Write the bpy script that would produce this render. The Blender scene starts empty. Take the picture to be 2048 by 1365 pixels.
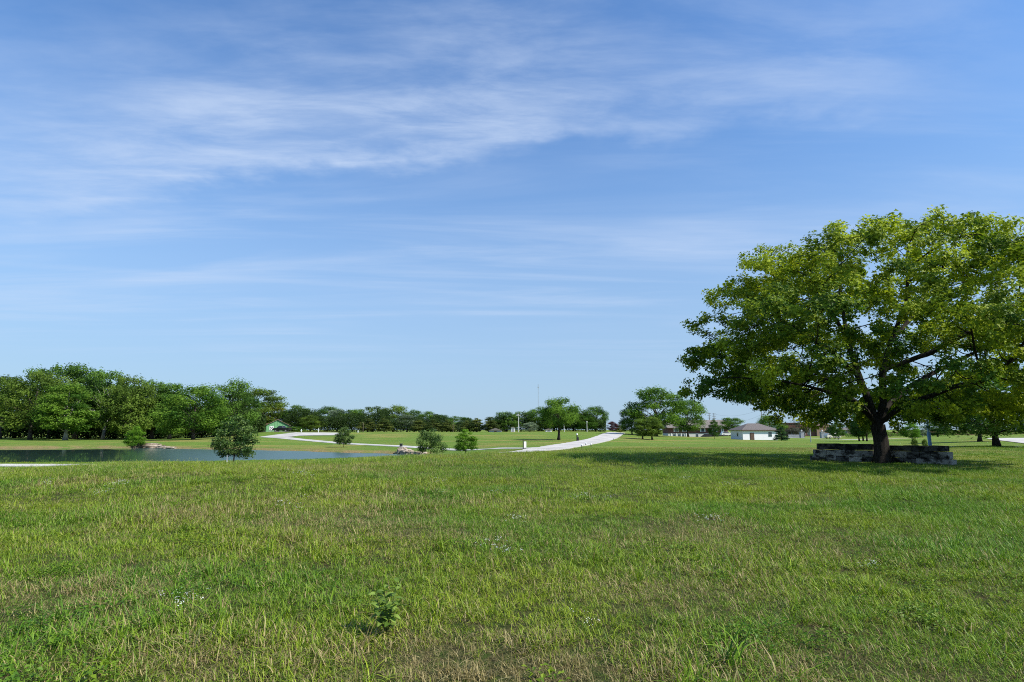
import bpy, bmesh, math, random
import numpy as np
from mathutils import Vector, Matrix

# ------------------------------------------------------------------ camera, sky, sun, exposure
scene = bpy.context.scene
F_PX, HORIZON, CAM_Z = 1138.0, 860.0, 1.65
PITCH = math.atan((HORIZON - 682.5) / F_PX)
cam = bpy.data.objects.new("camera", bpy.data.cameras.new("camera"))
scene.collection.objects.link(cam)
cam.location = (0, 0, CAM_Z)
cam.rotation_euler = (math.pi / 2 + PITCH, 0, 0)
cam.data.sensor_width = 36.0
cam.data.lens = F_PX / 2048 * 36.0
cam.data.clip_start, cam.data.clip_end = 0.05, 20000
scene.camera = cam

SUN_EL, SUN_AZ = math.radians(44), math.radians(114)      # azimuth clockwise from the view direction
SUN_DIR = Vector((math.cos(SUN_EL) * math.sin(SUN_AZ), math.cos(SUN_EL) * math.cos(SUN_AZ), math.sin(SUN_EL)))
SKY_STRENGTH, SUN_STRENGTH = 0.087, 5.0
scene.view_settings.view_transform = 'Standard'
scene.view_settings.look = 'None'
scene.view_settings.exposure = 0.36
scene.view_settings.gamma = 1.0
scene.cycles.use_denoising = False
scene.cycles.filter_width = 1.05
scene.cycles.max_bounces = 5
scene.cycles.diffuse_bounces = 2
scene.cycles.glossy_bounces = 2
scene.cycles.transmission_bounces = 3
scene.cycles.transparent_max_bounces = 8
scene.cycles.sample_clamp_indirect = 4.0

sun = bpy.data.objects.new("sun", bpy.data.lights.new("sun", 'SUN'))
scene.collection.objects.link(sun)
sun.data.energy = SUN_STRENGTH
sun.data.angle = math.radians(0.55)
sun.data.color = (1.0, 0.955, 0.87)
sun.rotation_euler = (-SUN_DIR).to_track_quat('-Z', 'Y').to_euler()
sun.location = (60, -20, 60)


def ray(px, py):
    u, v = (px - 1024) / F_PX, (682.5 - py) / F_PX
    c, s = math.cos(PITCH), math.sin(PITCH)
    return Vector((u, c - v * s, s + v * c))


class NT:
    """small helper to write node trees"""
    def __init__(self, tree):
        self.t = tree
        self.n = tree.nodes
        self.l = tree.links

    def node(self, kind, **kw):
        nd = self.n.new(kind)
        for k, v in kw.items():
            setattr(nd, k, v)
        return nd

    def put(self, sock, val):
        if isinstance(val, bpy.types.NodeSocket):
            self.l.new(val, sock)
        elif val is not None:
            sock.default_value = val

    def math(self, op, a, b=None, c=None, clamp=False):
        nd = self.node('ShaderNodeMath', operation=op, use_clamp=clamp)
        self.put(nd.inputs[0], a)
        if b is not None:
            self.put(nd.inputs[1], b)
        if c is not None:
            self.put(nd.inputs[2], c)
        return nd.outputs[0]

    def mix(self, fac, a, b, blend='MIX'):
        nd = self.node('ShaderNodeMix', data_type='RGBA', blend_type=blend)
        self.put(nd.inputs[0], fac)
        self.put(nd.inputs[6], a)
        self.put(nd.inputs[7], b)
        return nd.outputs[2]

    def noise(self, vec, scale, detail=4, rough=0.5, dist=0.0):
        nd = self.node('ShaderNodeTexNoise')
        if vec is not None:
            self.put(nd.inputs['Vector'], vec)
        nd.inputs['Scale'].default_value = scale
        nd.inputs['Detail'].default_value = detail
        nd.inputs['Roughness'].default_value = rough
        nd.inputs['Distortion'].default_value = dist
        return nd.outputs[0]

    def ramp(self, fac, lo, hi, a=0.0, b=1.0):
        nd = self.node('ShaderNodeMapRange', interpolation_type='SMOOTHSTEP')
        self.put(nd.inputs[0], fac)
        nd.inputs[1].default_value, nd.inputs[2].default_value = lo, hi
        nd.inputs[3].default_value, nd.inputs[4].default_value = a, b
        return nd.outputs[0]

    def mapping(self, vec, loc=(0, 0, 0), rot=(0, 0, 0), scale=(1, 1, 1)):
        nd = self.node('ShaderNodeMapping')
        self.put(nd.inputs[0], vec)
        nd.inputs[1].default_value, nd.inputs[2].default_value, nd.inputs[3].default_value = loc, rot, scale
        return nd.outputs[0]


def rgb(r, g, b):
    return (r, g, b, 1.0)


# sky: Nishita + thin cirrus lying in a plane high above the land
world = bpy.data.worlds.new("World")
scene.world = world
world.use_nodes = True
wt = NT(world.node_tree)
wt.n.clear()
sky = wt.node('ShaderNodeTexSky', sky_type='NISHITA', sun_disc=False)
sky.sun_elevation, sky.sun_rotation = SUN_EL, SUN_AZ
sky.altitude, sky.air_density, sky.dust_density, sky.ozone_density = 200, 1.25, 0.3, 3.0
gen = wt.node('ShaderNodeTexCoord').outputs['Generated']
sep = wt.node('ShaderNodeSeparateXYZ')
wt.put(sep.inputs[0], gen)
zz = wt.math('MAXIMUM', sep.outputs[2], 0.02)
zc = wt.math('ADD', zz, 0.03)
cx, cy = wt.math('DIVIDE', sep.outputs[0], zc), wt.math('DIVIDE', sep.outputs[1], zc)
comb = wt.node('ShaderNodeCombineXYZ')
wt.put(comb.inputs[0], cx)
wt.put(comb.inputs[1], cy)
cp = comb.outputs[0]


def cloud_xy(px, py):
    d = ray(px, py).normalized()
    return d.x / (d.z + 0.03), d.y / (d.z + 0.03)


band = np.array([cloud_xy(*p) for p in ((60, 395), (250, 350), (450, 305), (700, 268), (950, 252), (1200, 225), (1450, 192), (1650, 160))])
b2, b1, b0 = np.polyfit(band[:, 0], band[:, 1], 2)
wob = wt.noise(wt.mapping(cp, scale=(1, 1, 1)), 1.6, 5, 0.55)
wob2 = wt.noise(wt.mapping(cp, loc=(7, 2, 0)), 6.0, 4, 0.6)
line = wt.math('ADD', wt.math('MULTIPLY', wt.math('MULTIPLY', cx, cx), float(b2)), wt.math('MULTIPLY_ADD', cx, float(b1), float(b0)))
off = wt.math('SUBTRACT', cy, line)
off = wt.math('ADD', off, wt.math('MULTIPLY_ADD', wob, 0.75, -0.375))
off = wt.math('ADD', off, wt.math('MULTIPLY_ADD', wob2, 0.16, -0.08))
core = wt.math('MULTIPLY', wt.ramp(off, -0.85, 0.05), wt.ramp(off, 0.08, 0.27, 1.0, 0.0))
ends = wt.math('MULTIPLY', wt.ramp(cx, -2.9, -1.1), wt.math('MULTIPLY', wt.ramp(cx, -0.1, 0.5, 1.0, 0.55), wt.ramp(cx, 0.75, 1.5, 1.0, 0.0)))
fib = wt.noise(wt.mapping(cp, rot=(0, 0, math.radians(-58)), scale=(1.3, 4.2, 1)), 1.5, 8, 0.62, 0.3)
fib2 = wt.noise(wt.mapping(cp, rot=(0, 0, math.radians(-8)), scale=(0.9, 6.5, 1)), 1.3, 7, 0.6, 0.5)
band_d = wt.math('MULTIPLY', wt.math('MULTIPLY', core, ends), wt.math('MULTIPLY_ADD', wt.ramp(fib, 0.28, 0.78), 0.75, 0.22))
# fainter streaks all over the sky
streak = wt.noise(wt.mapping(cp, loc=(5.5, 7.7, 0), rot=(0, 0, math.radians(-6)), scale=(0.35, 1.9, 1)), 1.0, 8, 0.58, 0.6)
patch = wt.noise(wt.mapping(cp, loc=(8.3, 3.3, 0), scale=(0.5, 0.8, 1)), 0.8, 3, 0.5, 0.3)
thin = wt.math('MULTIPLY', wt.ramp(streak, 0.40, 0.73), wt.ramp(patch, 0.28, 0.64))
thin = wt.math('MULTIPLY', thin, wt.ramp(sep.outputs[2], 0.06, 0.2))
thin = wt.math('MULTIPLY', thin, wt.ramp(sep.outputs[2], 0.38, 0.58, 1.0, 0.5))
thin = wt.math('MULTIPLY', thin, wt.math('MULTIPLY_ADD', fib2, 0.7, 0.3))
# a long vapour trail low on the left
t0, t1 = cloud_xy(0, 528), cloud_xy(1000, 592)
tm = (t1[1] - t0[1]) / (t1[0] - t0[0])
tr = wt.math('ABSOLUTE', wt.math('SUBTRACT', cy, wt.math('MULTIPLY_ADD', cx, float(tm), float(t0[1] - tm * t0[0]))))
trail = wt.math('MULTIPLY', wt.ramp(tr, 0.0, 0.10, 1.0, 0.0), wt.ramp(cx, -0.3, 0.6, 1.0, 0.0))
trail = wt.math('MULTIPLY', trail, wt.math('MULTIPLY_ADD', fib2, 0.5, 0.1))
dens = wt.math('ADD', wt.math('MULTIPLY', band_d, 0.8), wt.math('MULTIPLY', thin, 0.72))
dens = wt.math('ADD', dens, wt.math('MULTIPLY', trail, 0.28), clamp=True)
# low haze veil towards the horizon, the same all round
clear = wt.mix(1.0, sky.outputs[0], rgb(0.77, 1.24, 1.70), 'MULTIPLY')
veil = wt.ramp(sep.outputs[2], -0.02, 0.64, 0.85, 0.0)
base = wt.mix(veil, clear, rgb(3.75, 5.05, 6.8))
skyc = wt.mix(dens, base, rgb(5.6, 6.7, 8.6))
bg = wt.node('ShaderNodeBackground')
wt.put(bg.inputs[0], skyc)
bg.inputs[1].default_value = SKY_STRENGTH
wo = wt.node('ShaderNodeOutputWorld')
wt.l.new(bg.outputs[0], wo.inputs[0])

# ------------------------------------------------------------------ helpers
rng = np.random.default_rng(11)
random.seed(5)
COL = scene.collection


def X(px, D):
    return (px - 1024) / F_PX * D / 1.0125


def zpix(px, py, D):
    r = ray(px, py)
    return CAM_Z + r.z / r.y * D


def vnoise(x, y, s, seed=0):
    """smooth value noise in numpy, about 0..1"""
    x, y = np.asarray(x, float) / s + 1000.3 + seed * 17.7, np.asarray(y, float) / s + 1000.7 + seed * 9.1
    xi, yi = np.floor(x).astype(np.int64), np.floor(y).astype(np.int64)
    fx, fy = x - xi, y - yi
    fx, fy = fx * fx * (3 - 2 * fx), fy * fy * (3 - 2 * fy)

    def h(a, b):
        n = (a * 374761393 + b * 668265263 + seed * 982451653) & 0x7fffffff
        n = ((n ^ (n >> 13)) * 1274126177) & 0x7fffffff
        return ((n ^ (n >> 16)) & 0xffff) / 65535.0
    return (h(xi, yi) * (1 - fx) + h(xi + 1, yi) * fx) * (1 - fy) + (h(xi, yi + 1) * (1 - fx) + h(xi + 1, yi + 1) * fx) * fy


def sstep(a, b, x):
    t = np.clip((np.asarray(x, float) - a) / (b - a), 0, 1)
    return t * t * (3 - 2 * t)


def np_mesh(name, verts, faces, smooth=False):
    """verts (n,3), faces (m,k) with k constant"""
    verts, faces = np.asarray(verts, np.float32), np.asarray(faces, np.int32)
    me = bpy.data.meshes.new(name)
    m, k = faces.shape
    me.vertices.add(len(verts))
    me.vertices.foreach_set('co', verts.ravel())
    me.loops.add(m * k)
    me.loops.foreach_set('vertex_index', faces.ravel())
    me.polygons.add(m)
    me.polygons.foreach_set('loop_start', np.arange(0, m * k, k, dtype=np.int32))
    me.polygons.foreach_set('loop_total', np.full(m, k, np.int32))
    me.polygons.foreach_set('use_smooth', np.full(m, smooth, bool))
    me.update(calc_edges=True)
    return me


def fattr(me, name, vals, domain='POINT'):
    a = me.attributes.new(name, 'FLOAT', domain)
    a.data.foreach_set('value', np.asarray(vals, np.float32))


def link(name, me, mat=None, parent=None, loc=(0, 0, 0)):
    o = bpy.data.objects.new(name, me)
    COL.objects.link(o)
    o.location = loc
    if mat is not None:
        me.materials.clear()
        me.materials.append(mat)
    if parent is not None:
        o.parent = parent
    return o


def tag(o, label=None, cat=None, group=None, kind=None):
    for k, v in (('label', label), ('category', cat), ('group', group), ('kind', kind)):
        if v:
            o[k] = v
    return o


def empty(name, loc, label, cat, group=None, rz=0.0):
    o = bpy.data.objects.new(name, None)
    COL.objects.link(o)
    o.location = loc
    o.rotation_euler = (0, 0, rz)
    o.empty_display_size = 0.2
    return tag(o, label, cat, group)


class MB:
    """collects boxes, tubes and prisms for ONE mesh"""
    def __init__(self):
        self.v, self.f = [], []

    def add(self, vs, fs):
        b = len(self.v)
        self.v += [tuple(p) for p in vs]
        self.f += [tuple(i + b for i in q) for q in fs]
        return self

    def box(self, x0, x1, y0, y1, z0, z1):
        vs = [(x, y, z) for z in (z0, z1) for y in (y0, y1) for x in (x0, x1)]
        return self.add(vs, [(0, 2, 3, 1), (4, 5, 7, 6), (0, 1, 5, 4), (2, 6, 7, 3), (0, 4, 6, 2), (1, 3, 7, 5)])

    def tube(self, pts, rad, n=8, cap=True):
        pts = [Vector(p) for p in pts]
        if not isinstance(rad, (list, tuple)):
            rad = [rad] * len(pts)
        vs, fs = [], []
        for i, p in enumerate(pts):
            d = (pts[min(i + 1, len(pts) - 1)] - pts[max(i - 1, 0)]).normalized()
            a = d.orthogonal().normalized() if abs(d.z) < 0.9 else Vector((1, 0, 0))
            a = (a - d * a.dot(d)).normalized()
            b = d.cross(a)
            for k in range(n):
                t = 2 * math.pi * k / n
                vs.append(p + (a * math.cos(t) + b * math.sin(t)) * rad[i])
        for i in range(len(pts) - 1):
            for k in range(n):
                fs.append((i * n + k, i * n + (k + 1) % n, (i + 1) * n + (k + 1) % n, (i + 1) * n + k))
        if cap:
            fs.append(tuple(range(n - 1, -1, -1)))
            fs.append(tuple((len(pts) - 1) * n + k for k in range(n)))
        return self.add(vs, fs)

    def prism(self, prof, y0, y1):
        """closed outline prof [(x,z)] pushed from y0 to y1"""
        n = len(prof)
        vs = [(x, y0, z) for x, z in prof] + [(x, y1, z) for x, z in prof]
        fs = [tuple(range(n)), tuple(range(2 * n - 1, n - 1, -1))]
        fs += [(i, i + n, (i + 1) % n + n, (i + 1) % n) for i in range(n)]
        return self.add(vs, fs)

    def build(self, name, mat, parent=None, loc=(0, 0, 0), bevel=0.0, smooth=False):
        me = bpy.data.meshes.new(name)
        me.from_pydata(self.v, [], self.f)
        bm = bmesh.new()
        bm.from_mesh(me)
        bmesh.ops.recalc_face_normals(bm, faces=bm.faces)
        if bevel:
            bmesh.ops.bevel(bm, geom=list(bm.edges), offset=bevel, segments=1, affect='EDGES', profile=0.6)
        for f in bm.faces:
            f.smooth = smooth
        bm.to_mesh(me)
        bm.free()
        return link(name, me, mat, parent, loc)


# ------------------------------------------------------------------ materials
MATS = {}


def M(name, col, rough=0.7, var=0.25, scale=3.0, bump=0.0, spec=0.3, col2=None, metal=0.0, stretch=(1, 1, 1), bscale=None, world=False):
    if name in MATS:
        return MATS[name]
    m = bpy.data.materials.new(name)
    m.use_nodes = True
    t = NT(m.node_tree)
    p = t.n['Principled BSDF']
    tc = t.node('ShaderNodeNewGeometry').outputs['Position'] if world else t.node('ShaderNodeTexCoord').outputs['Object']
    v = t.mapping(tc, scale=stretch)
    nz = t.noise(v, scale, 6, 0.6)
    c2 = col2 if col2 else tuple(c * (1 - var) for c in col)
    c = t.mix(t.ramp(nz, *((0.42, 0.56) if world else (0.3, 0.7))), rgb(*c2), rgb(*[min(1, x * (1 + (0 if col2 else var * 0.5))) for x in col]))
    t.put(p.inputs['Base Color'], c)
    p.inputs['Roughness'].default_value = rough
    p.inputs['Specular IOR Level'].default_value = spec
    p.inputs['Metallic'].default_value = metal
    if bump:
        b = t.node('ShaderNodeBump')
        b.inputs['Strength'].default_value = bump
        b.inputs['Distance'].default_value = 0.05
        t.put(b.inputs['Height'], t.noise(v, bscale or scale * 4, 6, 0.6))
        t.put(p.inputs['Normal'], b.outputs[0])
    MATS[name] = m
    return m


def leaf_mat(name, dark, light, trans=0.35, tcol=None, gloss=0.12, rough=0.55):
    """two-sided leaf: diffuse + light that comes through; colour varies from leaf to leaf"""
    m = bpy.data.materials.new(name)
    m.use_nodes = True
    t = NT(m.node_tree)
    p = t.n['Principled BSDF']
    out = t.n['Material Output']
    a = t.node('ShaderNodeAttribute', attribute_name='tone').outputs['Fac']
    c = t.mix(a, rgb(*[x * .85 for x in dark]), rgb(*[x * 1.15 for x in light]))
    t.put(p.inputs['Base Color'], c)
    p.inputs['Roughness'].default_value = rough
    p.inputs['Specular IOR Level'].default_value = gloss
    tr = t.node('ShaderNodeBsdfTranslucent')
    t.put(tr.inputs[0], t.mix(a, rgb(*[x * 1.6 for x in (tcol or dark)]), rgb(*[x * 1.7 for x in (tcol or light)])))
    ms = t.node('ShaderNodeMixShader')
    ms.inputs[0].default_value = trans
    t.l.new(p.outputs[0], ms.inputs[1])
    t.l.new(tr.outputs[0], ms.inputs[2])
    t.l.new(ms.outputs[0], out.inputs[0])
    return m


def up(c, k=1.45):
    return (c[0] * k * 0.98, c[1] * k * 1.02, c[2] * k * .7)


LEAF = {
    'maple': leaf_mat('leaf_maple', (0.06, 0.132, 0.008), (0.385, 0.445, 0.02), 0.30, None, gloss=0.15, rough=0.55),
    'green': leaf_mat('leaf_green', up((0.032, 0.08, 0.014)), up((0.10, 0.165, 0.028)), 0.3),
    'dark': leaf_mat('leaf_dark', up((0.025, 0.062, 0.016)), up((0.08, 0.14, 0.03)), 0.25),
    'olive': leaf_mat('leaf_olive', up((0.045, 0.078, 0.016)), up((0.105, 0.15, 0.032)), 0.3),
    'bright': leaf_mat('leaf_bright', up((0.055, 0.125, 0.014)), up((0.15, 0.25, 0.03)), 0.35),
    'silver': leaf_mat('leaf_silver', (0.10, 0.15, 0.085), (0.27, 0.33, 0.2), 0.25),
    'cedar': leaf_mat('leaf_cedar', up((0.04, 0.066, 0.02)), up((0.105, 0.12, 0.04)), 0.15),
    'spruce': leaf_mat('leaf_spruce', up((0.02, 0.05, 0.024)), up((0.05, 0.095, 0.045)), 0.12),
    'red': leaf_mat('leaf_red', (0.06, 0.028, 0.03), (0.13, 0.055, 0.055), 0.3),
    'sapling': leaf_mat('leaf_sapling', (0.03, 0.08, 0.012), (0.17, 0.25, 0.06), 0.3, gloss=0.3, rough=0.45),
    'flush': leaf_mat('leaf_flush', (0.2, 0.25, 0.13), (0.42, 0.45, 0.32), 0.3, gloss=0.6, rough=0.35),
    'under': leaf_mat('leaf_under_shade', (0.014, 0.034, 0.008), (0.045, 0.08, 0.016), 0.12),  # near-black: the shade under the trees is put into this leaf colour
    'yellow': leaf_mat('leaf_yellow', (0.11, 0.15, 0.018), (0.24, 0.27, 0.035), 0.35),
    'bare': leaf_mat('leaf_sparse', (0.07, 0.07, 0.045), (0.14, 0.14, 0.09), 0.2),
}
BARK = M('bark', (0.10, 0.082, 0.065), 0.9, 0.5, 2.5, 0.8, 0.1, stretch=(5, 5, 0.8))
BARK_PALE = M('bark_pale', (0.32, 0.30, 0.26), 0.9, 0.5, 2.5, 0.6, 0.1, stretch=(3, 3, 0.8))
BARK_DARK = M('bark_dark', (0.042, 0.036, 0.030), 0.92, 0.55, 3.0, 1.0, 0.1, stretch=(6, 6, 0.7))

# ------------------------------------------------------------------ terrain heights (fitted through surveyed spots)
WATER_Z = -1.36
ctrl = []
for D in (3, 7, 13):
    for px in (-1400, -500, 200, 1000, 1700, 2500, 3400):
        ctrl.append((px, D, 0.0 if D < 13 else 0.02))
for px, D, z in ((-800, 19, -.1), (2500, 22, 0), (1300, 22, .02), (1758, 29, .0), (2100, 30, 0), (2600, 40, .1), (1600, 20, .02), (900, 20, .04)):
    ctrl.append((px, D, z))
for px, D, py in (
        (-500, 22, 956), (0, 21, 949), (300, 25, 930), (150, 23, 937), (600, 29, 928), (800, 36, 915), (1050, 41, 908), (1300, 43, 906),
        (0, 45, 940.5), (-600, 45, 942), (-1200, 45, 942), (1600, 43, 905),
        (0, 140, 879.5), (300, 140, 880), (-700, 140, 879), (-1400, 140, 879), (480, 140, 875),
        (545, 185, 863.3), (528, 150, 874.5), (600, 125, 880), (688, 105, 887.8), (800, 88, 893), (850, 80, 896), (950, 70, 897),
        (1045, 62, 897.5), (620, 150, 872), (620, 180, 866), (680, 165, 868.5),
        (800, 170, 866), (1000, 165, 866), (1150, 165, 866), (800, 260, 864), (1000, 260, 864),
        (800, 115, 880), (1000, 105, 881), (1115, 105, 880.5), (1000, 78, 889),
        (1100, 57, 900), (1140, 70, 892), (1180, 95, 882), (1215, 140, 870), (1232, 168, 866),
        (1250, 110, 880), (1300, 120, 881), (1400, 140, 878), (1400, 250, 876.5), (1455, 235, 872), (1340, 250, 876),
        (1475, 150, 880), (1550, 150, 881), (1620, 100, 885), (1700, 200, 876), (1300, 75, 890), (1600, 75, 891),
        (1850, 80, 889), (1988, 57, 893), (2048, 68, 890), (2048, 100, 877), (1975, 95, 878), (2300, 70, 888), (2300, 100, 876), (2048, 250, 868),
        (100, 170, 877), (400, 170, 876), (1250, 260, 864), (1600, 260, 873)):
    ctrl.append((px, D, zpix(px, py, D)))
for px, D, z in ((300, 46, -1.25), (470, 44, -1.0), (600, 49, -1.25), (800, 50, -.75), (800, 60, -1.15), (932, 50, -.5), (1000, 56, -.5), (700, 46, -1.0),
                 (0, 98, -1.1), (265, 95, -1.05), (-600, 98, -1.1), (480, 90, -1.15), (600, 84, -1.15), (720, 78, -1.15), (830, 72, -1.1), (0, 70, -1.8), (400, 65, -1.8)):
    ctrl.append((px, D, z))
for px in (-1400, -300, 600, 1200, 1900, 3000):
    for D, z in ((450, 0.2), (1500, 0.0), (6000, 0.0)):
        ctrl.append((px, D, z))
ctrl = np.array(ctrl)


def feat(u, D):
    return np.stack([2.4 * np.asarray(u), np.log(np.asarray(D))], -1)


CU = (ctrl[:, 0] - 1024) / F_PX / 1.0125
CF = feat(np.clip(CU, -1.7, 1.7), ctrl[:, 1])


def tps(r2):
    return 0.5 * r2 * np.log(r2 + 1e-9)


n_c = len(CF)
A = np.zeros((n_c + 3, n_c + 3))
A[:n_c, :n_c] = tps(((CF[:, None] - CF[None]) ** 2).sum(-1)) + np.eye(n_c) * 0.0025
A[:n_c, n_c] = 1
A[:n_c, n_c + 1:] = CF
A[n_c:, :n_c] = A[:n_c, n_c:].T
W = np.linalg.solve(A, np.concatenate([ctrl[:, 2], np.zeros(3)]))


def on_water(px, py):
    r = ray(px, py)
    s = (WATER_Z - CAM_Z) / r.z
    return (r.x * s, r.y * s)


SHORE = [on_water(*p) for p in ((-700, 896.5), (-300, 896.5), (0, 896.8), (100, 896.3), (200, 895.2), (262, 896), (350, 898), (420, 899), (480, 900), (560, 901.5), (640, 904),
                                (720, 906.3), (790, 908.3), (835, 909.6), (862, 911.5), (850, 914.5), (800, 917.5), (700, 921), (600, 926), (400, 930), (200, 932), (60, 933.2), (-300, 935), (-700, 936))]
SH = np.array(SHORE)


def pond_sd(x, y):
    """signed distance to the shoreline, negative over water"""
    x, y = np.asarray(x, float), np.asarray(y, float)
    best = np.full(x.shape, 1e9)
    inside = np.zeros(x.shape, bool)
    for i in range(len(SH)):
        a, b = SH[i], SH[(i + 1) % len(SH)]
        e = b - a
        t = np.clip(((x - a[0]) * e[0] + (y - a[1]) * e[1]) / (e @ e), 0, 1)
        best = np.minimum(best, (x - a[0] - t * e[0]) ** 2 + (y - a[1] - t * e[1]) ** 2)
        c = ((a[1] > y) != (b[1] > y)) & (x < (b[0] - a[0]) * (y - a[1]) / (b[1] - a[1] + 1e-12) + a[0])
        inside ^= c
    return np.where(inside, -1, 1) * np.sqrt(best)


def Hn(x, y):
    x, y = np.atleast_1d(np.asarray(x, float)), np.atleast_1d(np.asarray(y, float))
    sh = x.shape
    x, y = x.ravel(), y.ravel()
    D = np.clip(y, 3, 6000)
    u = np.clip(x / D, -1.7, 1.7)
    z = np.empty(len(x))
    for s in range(0, len(x), 20000):
        q = feat(u[s:s + 20000], D[s:s + 20000])
        z[s:s + 20000] = tps(((q[:, None] - CF[None]) ** 2).sum(-1)) @ W[:n_c] + W[n_c] + q @ W[n_c + 1:]
    z = z * sstep(2.0, 9.0, y)
    z = z + (vnoise(x, y, 2.3, 3) - 0.5) * 0.07 * sstep(2, 6, y) * (1 - sstep(45, 80, y))
    near = (y > 30) & (y < 140)
    d = np.full(len(x), 1e3)
    if near.any():
        wob = (vnoise(x[near], y[near], 3.0, 5) - 0.5) * 1.6
        d[near] = pond_sd(x[near], y[near]) + wob
    zb = WATER_Z + 0.03 + 0.34 * sstep(0, 1.3, d)
    out = zb + (np.maximum(z, zb) - zb) * sstep(0, 9, d)
    z = np.where(d < 60, np.where(d < 0, WATER_Z - np.minimum(1.3, -d * 0.22), out), z)
    return z.reshape(sh), d.reshape(sh)


def H(x, y):
    return float(Hn([x], [y])[0][0])


def G(px, D):
    """a spot on the ground at that bearing and distance"""
    x = X(px, D)
    return Vector((x, D, H(x, D)))


MEADOW = np.array([(-900, 24), (-300, 25), (0, 25.5), (300, 29), (600, 33.5), (800, 40), (1050, 45.5), (1300, 44), (1480, 34), (1600, 25), (1800, 23), (2048, 23), (2700, 23)], float)
MU = (MEADOW[:, 0] - 1024) / F_PX / 1.0125


def meadow_edge(x, y):
    return np.interp(np.asarray(x) / np.maximum(y, 3), MU, MEADOW[:, 1])


rows = np.concatenate([np.linspace(-16, 3.6, 14), np.geomspace(4, 420, 330), np.geomspace(430, 9000, 60)])
cols = np.linspace(-1.75, 1.75, 300)
gy, gx = np.meshgrid(rows, cols, indexing='ij')
gx = gx * (np.maximum(gy, 0) + 14 + 0 * gy)
gz, gd = Hn(gx, gy)
nr, nc = gx.shape
idx = np.arange(nr * nc).reshape(nr, nc)
quads = np.stack([idx[:-1, :-1], idx[:-1, 1:], idx[1:, 1:], idx[1:, :-1]], -1).reshape(-1, 4)
me = np_mesh('ground', np.stack([gx, gy, gz], -1).reshape(-1, 3), quads, True)
fattr(me, 'meadow', (1 - sstep(-2, 3, gy - meadow_edge(gx, gy) + (vnoise(gx, gy, 4, 8) - .5) * 4)).ravel())
fattr(me, 'bank', ((1 - sstep(0.2, 2.0, gd)) * sstep(40, 60, gy)).ravel())

g = bpy.data.materials.new('ground_grass')
g.use_nodes = True
t = NT(g.node_tree)
p = t.n['Principled BSDF']
tc = t.node('ShaderNodeTexCoord').outputs['Object']
am = t.node('ShaderNodeAttribute', attribute_name='meadow').outputs['Fac']
ab = t.node('ShaderNodeAttribute', attribute_name='bank').outputs['Fac']
n_big = t.noise(t.mapping(tc, scale=(0.05, 0.09, 1)), 1.0, 5, 0.6)
n_mid = t.noise(t.mapping(tc, scale=(0.35, 0.6, 1)), 1.0, 6, 0.65)
n_fine = t.noise(tc, 6.0, 6, 0.7)
n_thatch = t.noise(tc, 24.0, 5, 0.7)
lawn = t.mix(t.ramp(n_mid, 0.3, 0.7), rgb(0.095, 0.175, 0.022), rgb(0.15, 0.24, 0.036))
lawn = t.mix(t.ramp(n_big, 0.46, 0.66), lawn, rgb(0.26, 0.235, 0.065))
lawn = t.mix(t.math('MULTIPLY', t.ramp(n_fine, 0.35, 0.75), 0.45), lawn, rgb(0.20, 0.25, 0.055))
lawn = t.mix(t.math('MULTIPLY', t.ramp(n_mid, 0.62, 0.8), 0.6), lawn, rgb(0.055, 0.125, 0.02))
thatch = t.mix(t.ramp(n_thatch, 0.3, 0.7), rgb(0.03, 0.03, 0.01), rgb(0.15, 0.12, 0.05))
thatch = t.mix(t.ramp(n_fine, 0.35, 0.7), thatch, rgb(0.05, 0.085, 0.015))
gc = t.mix(am, lawn, thatch)
clay = t.mix(t.ramp(n_fine, 0.35, 0.7), rgb(0.20, 0.135, 0.06), rgb(0.40, 0.29, 0.14))
gc = t.mix(t.math('MULTIPLY', ab, t.ramp(n_mid, 0.33, 0.56)), gc, clay)
t.put(p.inputs['Base Color'], gc)
p.inputs['Roughness'].default_value = 0.95
p.inputs['Specular IOR Level'].default_value = 0.08
b = t.node('ShaderNodeBump')
b.inputs['Strength'].default_value = 0.7
b.inputs['Distance'].default_value = 0.12
t.put(b.inputs['Height'], t.math('ADD', n_fine, n_thatch))
t.put(p.inputs['Normal'], b.outputs[0])
tag(link('ground', me, g), 'grassy ground of meadow and mown lawns', 'ground', kind='structure')

# ------------------------------------------------------------------ water
ctr = SH.mean(0)
bm = bmesh.new()
vs = []
for i in range(len(SH)):
    a, b_, c = SH[i - 1], SH[i], SH[(i + 1) % len(SH)]
    tn = (c - a) / np.linalg.norm(c - a)
    nrm = np.array([-tn[1], tn[0]])
    q = b_ + nrm * 1.6 if pond_sd(np.array([(b_ + nrm)[0]]), np.array([(b_ + nrm)[1]]))[0] > 0 else b_ - nrm * 1.6
    vs.append(bm.verts.new((q[0], q[1], WATER_Z)))
f = bm.faces.new(vs)
bmesh.ops.triangulate(bm, faces=[f])
bmesh.ops.recalc_face_normals(bm, faces=bm.faces)
me = bpy.data.meshes.new('pond_water')
bm.to_mesh(me)
bm.free()
if me.polygons[0].normal.z < 0:
    me.flip_normals()
wm = bpy.data.materials.new('pond_water')
wm.use_nodes = True
t = NT(wm.node_tree)
p = t.n['Principled BSDF']
tc = t.node('ShaderNodeTexCoord').outputs['Object']
p.inputs['Base Color'].default_value = rgb(0.045, 0.09, 0.068)
p.inputs['IOR'].default_value = 1.33
b = t.node('ShaderNodeBump')
b.inputs['Distance'].default_value = 0.03
breeze = t.ramp(t.noise(t.mapping(tc, scale=(0.045, 0.06, 1)), 1.0, 3, 0.5), 0.36, 0.6)
side = t.node('ShaderNodeSeparateXYZ')
t.put(side.inputs[0], tc)
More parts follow.
